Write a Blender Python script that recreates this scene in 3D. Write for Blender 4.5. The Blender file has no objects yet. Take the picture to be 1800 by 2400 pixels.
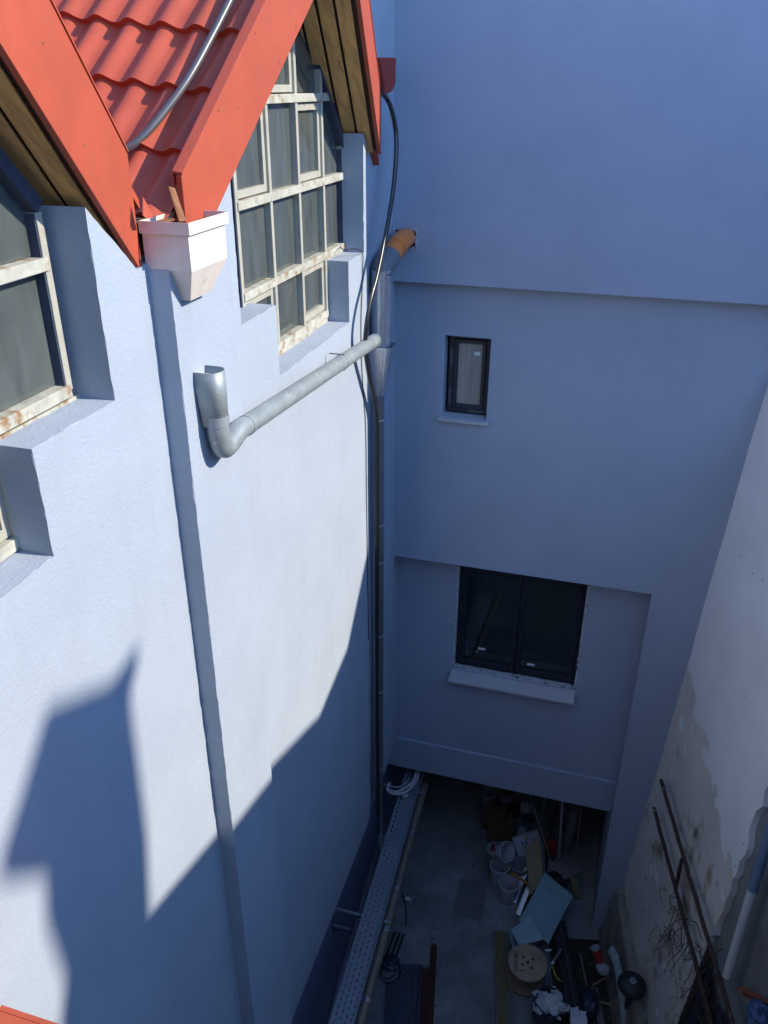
import bpy, bmesh, math, random
from mathutils import Vector, Matrix
random.seed(7)
S = bpy.context.scene
COL = S.collection
H = 11.5                                    # camera height above the courtyard floor

# ------------------------------------------------------------------ camera
YAW, PIT, ROL, FPX = math.radians(16.171), math.radians(27.414), math.radians(.199), 1936.5
CAM = Vector((0, 0, H))
cF = Vector((-math.sin(YAW)*math.cos(PIT), math.cos(YAW)*math.cos(PIT), -math.sin(PIT)))
cR0 = Vector((math.cos(YAW), math.sin(YAW), 0)); cU0 = cR0.cross(cF)
cR = cR0*math.cos(ROL) + cU0*math.sin(ROL); cU = -cR0*math.sin(ROL) + cU0*math.cos(ROL)
cam_d = bpy.data.cameras.new('camera'); cam = bpy.data.objects.new('camera', cam_d); COL.objects.link(cam)
cam_d.sensor_fit = 'VERTICAL'; cam_d.sensor_height = 24; cam_d.sensor_width = 18
cam_d.lens = 24*FPX/2400; cam_d.clip_start = .05; cam_d.clip_end = 2000
cam.matrix_world = Matrix(((cR.x, cU.x, -cF.x, CAM.x), (cR.y, cU.y, -cF.y, CAM.y), (cR.z, cU.z, -cF.z, CAM.z), (0, 0, 0, 1)))
S.camera = cam

# ------------------------------------------------------------------ light
SUN_EL, SUN_AZ = math.radians(33.5), math.radians(8)      # azimuth from +X towards +Y
sunv = Vector((math.cos(SUN_EL)*math.cos(SUN_AZ), math.cos(SUN_EL)*math.sin(SUN_AZ), math.sin(SUN_EL)))
W = bpy.data.worlds.new('World'); S.world = W; W.use_nodes = True
wn = W.node_tree; bg = wn.nodes['Background']; sky = wn.nodes.new('ShaderNodeTexSky')
sky.sky_type = 'NISHITA'; sky.sun_disc = False; sky.sun_elevation = SUN_EL; sky.sun_rotation = math.pi/2 - SUN_AZ
sky.altitude = 700; sky.air_density = 1.0; sky.dust_density = .0; sky.ozone_density = 6.0
bg.inputs[1].default_value = .15
wn.links.new(sky.outputs[0], bg.inputs[0])
sd = bpy.data.lights.new('sun', 'SUN'); sd.energy = 2.0; sd.angle = math.radians(.53); sd.color = (1, .90, .74)
so = bpy.data.objects.new('sun', sd); COL.objects.link(so); so.location = (20, 5, 40)
so.rotation_euler = sunv.to_track_quat('Z', 'Y').to_euler()
S.view_settings.view_transform = 'Standard'; S.view_settings.look = 'None'
S.view_settings.exposure = 1.68; S.view_settings.gamma = 1
S.render.engine = 'CYCLES'; S.cycles.use_denoising = True; S.cycles.max_bounces = 10; S.cycles.diffuse_bounces = 5
S.cycles.caustics_reflective = False; S.cycles.caustics_refractive = False; S.cycles.sample_clamp_indirect = 6

# ------------------------------------------------------------------ photo pixel (1800x2400) -> point on a known surface
def ray(px, py): return cF + cR*((px-900)/FPX) - cU*((py-1200)/FPX)
def onX(px, py, x): d = ray(px, py); return CAM + d*(x/d.x)
def onY(px, py, y): d = ray(px, py); return CAM + d*(y/d.y)
def onZ(px, py, z): d = ray(px, py); return CAM + d*((z-H)/d.z)
def onP(px, py, p, n):
    d = ray(px, py); n = Vector(n); return CAM + d*((Vector(p)-CAM).dot(n)/d.dot(n))

# ------------------------------------------------------------------ materials
def mat(name, col, rough=.75, metal=0., var=.08, vs=3., bump=0., bs=60., col2=None, ps=4., pt=.55, pw=.06, spec=.4,
        stretch=(1, 1, 1), bump2=0., bs2=8., obj=False, coat=0., det=6, streak=0., scol=None):
    m = bpy.data.materials.new(name); m.use_nodes = True; t = m.node_tree; N = t.nodes; L = t.links
    b = N['Principled BSDF']; b.inputs['Roughness'].default_value = rough; b.inputs['Metallic'].default_value = metal
    b.inputs['Specular IOR Level'].default_value = spec; b.inputs['Coat Weight'].default_value = coat
    if obj: src = N.new('ShaderNodeTexCoord').outputs['Object']
    else: src = N.new('ShaderNodeNewGeometry').outputs['Position']
    mp = N.new('ShaderNodeMapping'); mp.inputs['Scale'].default_value = stretch; L.new(src, mp.inputs[0]); P = mp.outputs[0]
    def noise(sc, d=det, r=.6):
        n = N.new('ShaderNodeTexNoise'); n.inputs['Scale'].default_value = sc; n.inputs['Detail'].default_value = d
        n.inputs['Roughness'].default_value = r; L.new(P, n.inputs['Vector']); return n.outputs['Fac']
    def ramp(fac, a, c):
        r = N.new('ShaderNodeMapRange'); r.inputs[1].default_value = a; r.inputs[2].default_value = c; L.new(fac, r.inputs[0]); return r.outputs[0]
    def mix(f, a, c):
        x = N.new('ShaderNodeMix'); x.data_type = 'RGBA'; L.new(f, x.inputs[0])
        for s, v in ((6, a), (7, c)):
            if isinstance(v, tuple): x.inputs[s].default_value = (*v[:3], 1)
            else: L.new(v, x.inputs[s])
        return x.outputs[2]
    c = mix(ramp(noise(vs), .3, .7), tuple(k*(1-var) for k in col), tuple(k*(1+var) for k in col))
    if col2: c = mix(ramp(noise(ps, 8, .65), pt-pw, pt+pw), c, col2)
    if streak:                               # run-off marks and roller patches
        m2 = N.new('ShaderNodeMapping'); m2.inputs['Scale'].default_value = (5, 5, .45); L.new(src, m2.inputs[0])
        n2 = N.new('ShaderNodeTexNoise'); n2.inputs['Scale'].default_value = 1.6; n2.inputs['Detail'].default_value = 9; n2.inputs['Roughness'].default_value = .7; L.new(m2.outputs[0], n2.inputs['Vector'])
        k = N.new('ShaderNodeMath'); k.operation = 'MULTIPLY'; k.inputs[1].default_value = streak; L.new(ramp(n2.outputs['Fac'], .48, .72), k.inputs[0])
        c = mix(k.outputs[0], c, scol or tuple(q*.72 for q in col))
    L.new(c, b.inputs['Base Color'])
    prev = None
    for st, sc, ds in ((bump2, bs2, .02), (bump, bs, .004)):
        if st:
            bn = N.new('ShaderNodeBump'); bn.inputs['Strength'].default_value = st; bn.inputs['Distance'].default_value = ds
            L.new(noise(sc, 4), bn.inputs['Height'])
            if prev: L.new(prev, bn.inputs['Normal'])
            prev = bn.outputs[0]
    if prev: L.new(prev, b.inputs['Normal'])
    m['n'] = 1
    return m
M = {}
PL = (.35, .405, .485)
M['plaster'] = mat('blue_plaster', PL, .92, var=.05, vs=1.3, bump=1.0, bs=48, bump2=.22, bs2=4, spec=.2, streak=.13)
M['plaster_b'] = mat('blue_render_tower', (.355, .40, .495), .9, var=.05, vs=.9, bump=.25, bs=70, bump2=.15, bs2=2.5, spec=.2, col2=(.375, .42, .505), ps=1.8, pt=.6, pw=.16, streak=.10)
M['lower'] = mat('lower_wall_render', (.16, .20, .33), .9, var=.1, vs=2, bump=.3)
M['red'] = mat('red_sheet_metal', (.42, .082, .042), .5, var=.12, vs=2.5, spec=.4, streak=.35, scol=(.33, .075, .045), bump2=.05, bs2=3)
M['tile'] = mat('red_metal_tile', (.43, .085, .044), .48, var=.12, vs=3, spec=.35, streak=.4, scol=(.36, .07, .045))
M['wood'] = mat('soffit_wood', (.66, .39, .15), .7, var=.25, vs=2.2, col2=(.33, .20, .09), ps=5, pt=.62, pw=.12, stretch=(6, 1.2, 1.2), bump=.2, bs=20)
M['darkwood'] = mat('dark_wood', (.05, .025, .018), .8, var=.3)
M['frame'] = mat('weathered_window_paint', (.40, .395, .34), .6, var=.15, vs=6, col2=(.30, .24, .16), ps=6, pt=.64, pw=.10, bump=.3, bs=60)
M['putty'] = mat('rusty_cream_paint', (.43, .43, .37), .7, var=.22, vs=10, col2=(.27, .16, .075), ps=11, pt=.60, pw=.07, bump=.4, bs=50)
M['bluetrim'] = mat('blue_trim', (.045, .06, .10), .7, var=.15)
M['white_metal'] = mat('white_painted_sheet', (.70, .63, .57), .5, var=.07, vs=6, col2=(.40, .32, .27), ps=7, pt=.66, pw=.05, streak=.35, scol=(.50, .40, .31))
M['rust'] = mat('rusty_sheet', (.20, .08, .035), .8, var=.3, vs=9, col2=(.26, .13, .06), ps=12, pt=.5, pw=.1, bump=.3)
M['galv'] = mat('galvanised_steel', (.30, .35, .365), .5, metal=.35, var=.14, vs=7, col2=(.60, .63, .63), ps=18, pt=.66, pw=.03)
M['galv_new'] = mat('bright_galvanised_steel', (.62, .65, .69), .3, metal=.75, var=.12, vs=14, bump2=.06, bs2=6)
M['galv_dull'] = mat('dull_galvanised_steel', (.27, .29, .32), .4, metal=.8, var=.12, vs=6)
M['orange'] = mat('orange_plastic', (.80, .22, .04), .38, var=.05, spec=.5)
M['greypvc'] = mat('grey_plastic', (.16, .17, .19), .45, var=.06)
M['rubber'] = mat('black_rubber', (.012, .012, .013), .38, var=.1, spec=.5)
M['greyhose'] = mat('grey_metal_hose', (.13, .13, .135), .4, metal=.4, var=.1)
M['steelhose'] = mat('black_gloss_hose', (.012, .012, .014), .3, var=.1, spec=.7, coat=.4)
M['anthracite'] = mat('anthracite_frame', (.020, .024, .036), .45, var=.1, spec=.4)
M['marble'] = mat('pale_stone_sill', (.50, .50, .52), .5, var=.06, vs=3, col2=(.40, .40, .43), ps=3, pt=.58, pw=.15)
M['foam'] = mat('ragged_white_plaster', (.50, .52, .55), .9, var=.2, vs=14, col2=(.12, .13, .17), ps=16, pt=.60, pw=.05)
M['darkroom'] = mat('dim_room', (.11, .105, .10), .9, var=.3, vs=1.2)
M['concrete'] = mat('stained_concrete', (.30, .295, .285), .85, var=.28, vs=1.1, col2=(.17, .17, .17), ps=1.3, pt=.54, pw=.14, streak=.5, scol=(.16, .16, .165), bump=.35, bs=40, bump2=.15, bs2=3)
M['greyprint'] = mat('grey_print', (.22, .23, .25), .6, var=.03)
M['sticker'] = mat('white_sticker', (.72, .74, .72), .6, var=.03)
M['netred'] = mat('red_mesh_cloth', (.33, .045, .035), .8, var=.3, vs=40, stretch=(1, 1, 6), bump=.5, bs=90)
def glassmat(name, col, dust0, dust1, gl=.9, rough=.08, streak=(3, 3, .6), see=True):
    m = bpy.data.materials.new(name); m.use_nodes = True; t = m.node_tree; N = t.nodes; L = t.links; N.clear()
    out = N.new('ShaderNodeOutputMaterial'); geo = N.new('ShaderNodeNewGeometry'); mp = N.new('ShaderNodeMapping')
    mp.inputs['Scale'].default_value = streak; L.new(geo.outputs['Position'], mp.inputs[0])
    nz = N.new('ShaderNodeTexNoise'); nz.inputs['Scale'].default_value = 4; nz.inputs['Detail'].default_value = 7; L.new(mp.outputs[0], nz.inputs['Vector'])
    mr = N.new('ShaderNodeMapRange'); mr.inputs[1].default_value = .3; mr.inputs[2].default_value = .7; mr.inputs[3].default_value = dust0; mr.inputs[4].default_value = dust1
    L.new(nz.outputs['Fac'], mr.inputs[0])
    tr = N.new('ShaderNodeBsdfTransparent'); tr.inputs[0].default_value = (.75, .82, .8, 1) if see else (.02, .02, .03, 1)
    df = N.new('ShaderNodeBsdfDiffuse'); df.inputs[0].default_value = (*col, 1)
    mx = N.new('ShaderNodeMixShader'); L.new(mr.outputs[0], mx.inputs[0]); L.new(tr.outputs[0], mx.inputs[1]); L.new(df.outputs[0], mx.inputs[2])
    fr = N.new('ShaderNodeFresnel'); fr.inputs[0].default_value = 1.5
    mg = N.new('ShaderNodeMath'); mg.operation = 'MULTIPLY'; mg.inputs[1].default_value = gl; L.new(fr.outputs[0], mg.inputs[0])
    g = N.new('ShaderNodeBsdfGlossy'); g.inputs[1].default_value = rough
    m2 = N.new('ShaderNodeMixShader'); L.new(mg.outputs[0], m2.inputs[0]); L.new(mx.outputs[0], m2.inputs[1]); L.new(g.outputs[0], m2.inputs[2])
    L.new(m2.outputs[0], out.inputs[0]); return m
M['oldglass'] = glassmat('dusty_window_glass', (.16, .19, .185), .40, .64, 1.5, .04, (2.6, 2.6, .6))
M['darkglass'] = glassmat('dark_clean_glass', (.01, .012, .018), .02, .06, 2.4, .01)
M['reflectpane'] = glassmat('dull_pane', (.34, .33, .31), .75, .95, .8, .05, (5, 5, .4))  # grey-brown of reflected shutters put into the pane colour

# ------------------------------------------------------------------ mesh helpers
class MB:
    def __init__(s, dz=0.): s.v = []; s.f = []; s.dz = dz
    def add(s, vs, fs):
        n = len(s.v); s.v += [Vector(v) for v in vs]; s.f += [tuple(i+n for i in f) for f in fs]; return s
    def box(s, x0, x1, y0, y1, z0, z1):
        return s.add([(x, y, z) for z in (z0, z1) for y in (y0, y1) for x in (x0, x1)],
                     [(0, 2, 3, 1), (4, 5, 7, 6), (0, 1, 5, 4), (2, 6, 7, 3), (0, 4, 6, 2), (1, 3, 7, 5)])
    def hexa(s, p): # 4 bottom, 4 top
        return s.add(p, [(3, 2, 1, 0), (4, 5, 6, 7), (0, 1, 5, 4), (1, 2, 6, 5), (2, 3, 7, 6), (3, 0, 4, 7)])
    def bar(s, a, b, w, t, up=(0, 0, 1)):   # rectangular bar from a to b, width w across, thickness t along up
        a = Vector(a); b = Vector(b); d = (b-a).normalized(); u = Vector(up); x = d.cross(u).normalized(); u = x.cross(d)
        q = [(-1, -1), (1, -1), (1, 1), (-1, 1)]
        return s.hexa([a+x*i*w/2+u*j*t/2 for i, j in q] + [b+x*i*w/2+u*j*t/2 for i, j in q])
    def prism(s, poly, fn0, fn1):           # poly of 2d points; fn maps them to the two caps
        n = len(poly); a = [fn0(*p) for p in poly]; b = [fn1(*p) for p in poly]
        return s.add(a+b, [tuple(range(n-1, -1, -1)), tuple(range(n, 2*n))] + [(i, (i+1) % n, (i+1) % n+n, i+n) for i in range(n)])
    def tube(s, path, r, n=12, caps=True, closed=False):
        path = [Vector(p) for p in path]; m = len(path); rs = r if isinstance(r, (list, tuple)) else [r]*m
        vs = []; pu = None
        for i, p in enumerate(path):
            d = (path[min(i+1, m-1)]-path[max(i-1, 0)])
            if d.length < 1e-9: d = Vector((0, 0, 1))
            d.normalize()
            if pu is None: pu = d.orthogonal().normalized()
            else: pu = (pu - d*pu.dot(d)).normalized()
            w = d.cross(pu)
            vs += [p+(pu*math.cos(2*math.pi*k/n)+w*math.sin(2*math.pi*k/n))*rs[i] for k in range(n)]
        fs = [(i*n+k, i*n+(k+1) % n, (i+1)*n+(k+1) % n, (i+1)*n+k) for i in range(m-1) for k in range(n)]
        if caps: fs += [tuple(range(n-1, -1, -1)), tuple(range((m-1)*n, m*n))]
        return s.add(vs, fs)
    def lathe(s, prof, n=24, mw=None, close=True):
        vs = []; m = len(prof)
        for r, z in prof: vs += [Vector((r*math.cos(2*math.pi*k/n), r*math.sin(2*math.pi*k/n), z)) for k in range(n)]
        if mw: vs = [mw @ v for v in vs]
        fs = [(i*n+k, i*n+(k+1) % n, (i+1)*n+(k+1) % n, (i+1)*n+k) for i in range(m-1) for k in range(n)]
        if close: fs += [tuple(range(n-1, -1, -1)), tuple(range((m-1)*n, m*n))]
        return s.add(vs, fs)
    def slab(s, pts, t):                    # polygon in space (in order), extruded by vector t
        n = len(pts); t = Vector(t); pts = [Vector(p) for p in pts]
        return s.add(pts+[p+t for p in pts], [tuple(range(n-1, -1, -1)), tuple(range(n, 2*n))] + [(i, (i+1) % n, (i+1) % n+n, i+n) for i in range(n)])
    def gridwall(s, us, zs, hole, y0, y1):  # wall with openings in the XZ plane, front at y0
        nu, nz = len(us)-1, len(zs)-1
        sol = lambda i, j: 0 <= i < nu and 0 <= j < nz and not hole((us[i]+us[i+1])/2, (zs[j]+zs[j+1])/2)
        for i in range(nu):
            for j in range(nz):
                if not sol(i, j): continue
                a, b, c, d = us[i], us[i+1], zs[j], zs[j+1]
                s.add([(a, y0, c), (b, y0, c), (b, y0, d), (a, y0, d)], [(0, 1, 2, 3)])
                s.add([(a, y1, c), (b, y1, c), (b, y1, d), (a, y1, d)], [(3, 2, 1, 0)])
                if not sol(i-1, j): s.add([(a, y0, c), (a, y0, d), (a, y1, d), (a, y1, c)], [(0, 1, 2, 3)])
                if not sol(i+1, j): s.add([(b, y0, c), (b, y1, c), (b, y1, d), (b, y0, d)], [(0, 1, 2, 3)])
                if not sol(i, j-1): s.add([(a, y0, c), (a, y1, c), (b, y1, c), (b, y0, c)], [(0, 1, 2, 3)])
                if not sol(i, j+1): s.add([(a, y0, d), (b, y0, d), (b, y1, d), (a, y1, d)], [(0, 1, 2, 3)])
        return s
    def mesh(s, name, smooth=False, weld=True):
        me = bpy.data.meshes.new(name); me.from_pydata([v+Vector((0, 0, s.dz)) for v in s.v], [], s.f)
        bm = bmesh.new(); bm.from_mesh(me)
        if weld: bmesh.ops.remove_doubles(bm, verts=bm.verts, dist=1e-5)
        bmesh.ops.recalc_face_normals(bm, faces=bm.faces); bm.to_mesh(me); bm.free()
        if smooth:
            for p in me.polygons: p.use_smooth = True
            me.set_sharp_from_angle(angle=math.radians(40))
        return me
    def build(s, name, m, parent=None, smooth=False, bevel=0., seg=2, weld=True, origin=None):
        me = s.mesh(name, smooth, weld)
        xs = [v.co for v in me.vertices]
        lo = Vector([min(c[i] for c in xs) for i in range(3)]); hi = Vector([max(c[i] for c in xs) for i in range(3)])
        o0 = Vector(origin) if origin is not None else Vector(((lo.x+hi.x)/2, (lo.y+hi.y)/2, lo.z))
        me.transform(Matrix.Translation(-o0))
        me.materials.append(M[m] if isinstance(m, str) else m)
        o = bpy.data.objects.new(name, me); COL.objects.link(o); put(o, o0, parent)
        if bevel:
            b = o.modifiers.new('edge', 'BEVEL'); b.width = bevel; b.segments = seg; b.limit_method = 'ANGLE'; b.angle_limit = math.radians(40); b.harden_normals = False
        return o
def wpos(o):
    p = Vector(o.location)
    while o.parent: o = o.parent; p = p + o.location
    return p
def put(o, loc, parent=None):
    o.parent = parent; o.location = Vector(loc) - (wpos(parent) if parent else Vector())
def tag(o, label, cat, group=None, kind=None):
    if kind: o['kind'] = kind
    if label: o['label'] = label
    if cat: o['category'] = cat
    if group: o['group'] = group
    return o
def thing(name, label, cat, loc, group=None):
    o = bpy.data.objects.new(name, None); o.empty_display_size = .1; COL.objects.link(o); o.location = loc
    return tag(o, label, cat, group)
def inst(o, loc, parent, mw=None):
    c = bpy.data.objects.new(o.name.split('.')[0], o.data); COL.objects.link(c)
    put(c, loc, parent); return c
def clip(poly, fn):
    out = []
    for i, p in enumerate(poly):
        q = poly[(i+1) % len(poly)]; a, b = fn(*p), fn(*q)
        if a >= 0: out.append(p)
        if (a >= 0) != (b >= 0):
            t = a/(a-b); out.append((p[0]+(q[0]-p[0])*t, p[1]+(q[1]-p[1])*t))
    return out
def bez(pts, n=8):                          # smooth path through points (Catmull-Rom)
    P = [Vector(p) for p in pts]; P = [P[0]*2-P[1]]+P+[P[-1]*2-P[-2]]; o = []
    for i in range(1, len(P)-2):
        for k in range(n):
            t = k/n; a, b, c, d = P[i-1:i+3]
            o.append(.5*((2*b)+(c-a)*t+(2*a-5*b+4*c-d)*t*t+(3*b-a-3*c+d)*t**3))
    return o+[P[-2]]
# ================================================================== THE SETTING: ground
g = MB().add([(-300, -300, 0), (300, -300, 0), (300, 300, 0), (-300, 300, 0)], [(0, 1, 2, 3)]).build('ground', 'concrete'); g['kind'] = 'structure'

# ================================================================== LEFT: gabled building
GB = thing('gabled_building', 'pale blue plastered building with red tiled gables and tall dusty windows', 'building', (-2.4, 3, 0))
def yz(x): return lambda y, z: (x, y, z)
wall = [(-1.5, -8.7), (7.65, -8.7), (7.65, -.46), (7.58, -.39), (7.58, -1.40), (7.12, -1.40), (7.12, -1.94), (5.48, -1.94), (5.48, -1.41),
        (4.90, -1.41), (4.90, -.22), (4.25, -.80), (3.76, -.84), (3.41, -.50), (3.41, -1.42), (2.76, -1.42), (2.76, -1.96), (-1.5, -1.96)]
def rough(poly, step=.035, amp=.0045, seed=1):   # hand-worked plaster edges are never straight
    r = random.Random(seed); out = []
    for i, p in enumerate(poly):
        q = poly[(i+1) % len(poly)]; L_ = math.hypot(q[0]-p[0], q[1]-p[1]); n = max(1, int(L_/step)); w = 0
        for k in range(n):
            w = .6*w+r.uniform(-amp, amp); t = k/n; e = w if k else 0
            out.append((p[0]+(q[0]-p[0])*t-(q[1]-p[1])/L_*e, p[1]+(q[1]-p[1])*t+(q[0]-p[0])/L_*e))
    return out
def ragged(poly, x0, x1, seed):                # outer edge rougher than the inner one
    a, b = rough(poly, seed=seed, amp=.002), rough(poly, seed=seed+1); n = len(a)
    return MB(H).add([(x0, *p) for p in a]+[(x1-.006, *p) for p in a]+[(x1, *p) for p in rough(poly, seed=seed+1, amp=.0038)],
        [tuple(range(n-1, -1, -1)), tuple(range(2*n, 3*n))]+[(k*n+i, k*n+(i+1) % n, (k+1)*n+(i+1) % n, (k+1)*n+i) for k in (0, 1) for i in range(n)])
ragged(wall, -2.76, -2.4, 5).build('wall', 'plaster', GB)
def foot(x, y0, y1):                        # rounded foot of the overhanging wall
    pr = [(x-.36, -8.7), (x, -8.7)] + [(x-.20*(1-math.cos(a)), -8.74-.41*math.sin(a)) for a in [i*math.pi/24 for i in range(13)]] + [(x-.36, -9.15)]
    return MB(H).prism(pr, lambda a, b: (a, y0, b), lambda a, b: (a, y1, b))
foot(-2.4, -1.5, 7.65).build('wall_foot', 'plaster', GB, smooth=True)
ragged([(3.86, -8.9), (4.57, -8.9), (4.57, -.80), (4.2, -.80), (3.86, -.86)], -2.42, -2.275, 9).build('pilaster', 'plaster', GB)
MB(H).box(-2.8, -2.45, 7.66, 9.6, -8.7, 3.5).build('end_bay_wall', 'plaster', GB)
foot(-2.45, 7.66, 9.6).build('wall_foot', 'plaster', GB, smooth=True)
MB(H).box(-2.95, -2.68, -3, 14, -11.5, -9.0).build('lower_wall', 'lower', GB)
# --- gables: lower edge lines of the rake boards
Pl = ((-2.26, 4.4, H), (1, -.14, 0)); Pr = ((-2.30, 7.79, H), (1, .167, 0)); Pk = ((-2.36, 3.5, H), (1, .17, 0))
def lin(plane, a, b, y0, y1):
    A = onP(*a, *plane); B = onP(*b, *plane)
    f = lambda y: A + (B-A)*((y-A.y)/(B.y-A.y))
    return f
loR = lin(Pl, (507, 499), (735, 0), 0, 0); upR = lin(Pl, (415, 434), (624, 0), 0, 0)
loQ = lin(Pr, (893, 362), (844, 0), 0, 0)
loK = lin(Pk, (274, 542), (0, 100), 0, 0); upK = lin(Pk, (315, 391), (117, 0), 0, 0)
# apex of the right gable where its two lower lines meet in height
ya = 6.2
for _ in range(30): ya += (loQ(ya).z-loR(ya).z)*.2
upQ = lambda y: loQ(y)+Vector((0, 0, upR(5).z-loR(5).z))
def rake(name, lo, up, y0, y1, under):
    n = Vector((-.035, 0, 0)); ys = [y0, y1]
    f = MB().slab([lo(y0), lo(y1), up(y1), up(y0)], n).build('fascia_board', 'red', GB, bevel=.004)
    fl = MB()                                # folded cap along the top edge
    fl.slab([up(y0)+Vector((.006, 0, .004)), up(y1)+Vector((.006, 0, .004)), up(y1)+Vector((-.05, 0, .012)), up(y0)+Vector((-.05, 0, .012))], (0, 0, .012))
    fl.slab([up(y0)+Vector((-.05, 0, .02)), up(y1)+Vector((-.05, 0, .02)), up(y1)+Vector((-.05, 0, -.06)), up(y0)+Vector((-.05, 0, -.06))], (-.008, 0, 0))
    fl.build('cap_flashing', 'red', f)
    rv = random.Random(int(y0*10))
    for k in range(9):                       # rivet heads with a little rust
        t = (k+.4+.3*rv.random())/9; y = y0+(y1-y0)*t; c = lo(y).lerp(up(y), rv.choice((.12, .3, .55, .9))); r = .0075
        MB().lathe([(.001, .003), (r*.7, .0025), (r, -.002)], 10, Matrix.Translation(c) @ Matrix.Rotation(math.pi/2, 4, 'Y'), False).build('rivet', 'rust', f)
    # soffit: backing strip, then boards side by side
    if under:
        d = lambda y, dx, dz: lo(y)+Vector((dx, 0, dz))
        MB().slab([d(y0, -.036, .035), d(y1, -.036, .035), d(y1, -.75, .065), d(y0, -.75, .065)], (0, 0, .02)).build('soffit_backing', 'darkwood', GB)
        for j in range(5):
            a, b = -.075-j*.14, -.075-j*.14-.116
            MB().slab([d(y0, a, .012), d(y1, a, .012), d(y1, b, .012), d(y0, b, .012)], (0, 0, .022)).build('soffit_board', 'wood', GB, bevel=.003)
rake('R', loR, upR, 4.13, ya, True)
rake('Q', loQ, upQ, ya, 7.80, True)
rake('K', loK, upK, 1.2, 3.845, True)
# --- roof decks and tiles
ax = Vector((1, -.09, -.09)).normalized(); av = Vector((.18, 1, 1)).normalized(); an = ax.cross(av).normalized()
if an.z < 0: an = -an
Q0 = Vector((-2.7036, 4.736, -.0442+H)); PW, TL = .2323, .4215
def deck(y0, y1, f, xf):
    return MB().slab([(xf(y0), y0, f(y0)), (xf(y1), y1, f(y1)), (-7, y1, f(y1)), (-7, y0, f(y0))], (0, 0, -.05))
fz = lambda y: (y-4.78-.03)+H-.035
RF = deck(3.95, ya, fz, lambda y: loR(y).x-.05).build('roof', 'tile', GB)
prof = [((i/10)*PW, .046*(.5-.5*math.cos(2*math.pi*i/10))**1.25) for i in range(11)]
tm = MB()
def tp(u, h, v): return ax*u + av*v + an*(h + .034*(1-v/TL))
vs = []; fs = []
for v in (0, TL*.5, TL*1.04): vs += [tp(u, h, v) for u, h in prof]
vs += [tp(u, h-.034, 0) for u, h in prof]
for r in range(2): fs += [(r*11+i, r*11+i+1, (r+1)*11+i+1, (r+1)*11+i) for i in range(10)]
fs += [(33+i, 33+i+1, i+1, i) for i in range(10)]
tm.add(vs, fs)
tile_me = tm.mesh('roof_tile', smooth=True); tile_me.materials.append(M['tile'])
base = Q0 + ax*.075 - ax*(PW/2)
for j in range(-2, 6):
    for i in range(-12, 2):
        p = base + ax*(i*PW) + av*(j*TL)
        c = p+ax*PW/2+av*TL/2
        if c.y < 3.80 or c.y > ya or c.x < -5.4: continue
        o = bpy.data.objects.new('roof_tile', tile_me); COL.objects.link(o); put(o, p, RF)
deck(ya, 8.05, lambda y: 2*fz(ya)-fz(2*ya-y) if False else fz(ya)-(y-ya), lambda y: loQ(y).x-.05).build('roof_slope', 'tile', GB)
deck(0.6, 4.02, lambda y: upK(3.8).z-.06-(y-3.8), lambda y: loK(y).x-.05).build('roof_slope', 'tile', GB)
# valley gutter tongue and rusty bent strip
MB(H).slab([(-2.36, 3.93, -.64), (-2.36, 4.12, -.64), (-5, 4.16, -.60), (-5, 3.96, -.60)], (0, 0, -.01)).build('valley_gutter', 'rust', GB)
MB().slab([onX(398, 437, -2.31), onX(410, 441, -2.31), onX(436, 517, -2.22), onX(423, 519, -2.22)], (-.006, -.004, 0)).build('bent_flashing_strip', 'rust', GB)
MB().slab([onX(336, 462, -2.34), onX(360, 509, -2.32), onX(346, 513, -2.32), onX(336, 506, -2.33)], (-.004, 0, .004)).build('folded_flashing', 'red', GB)
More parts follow.
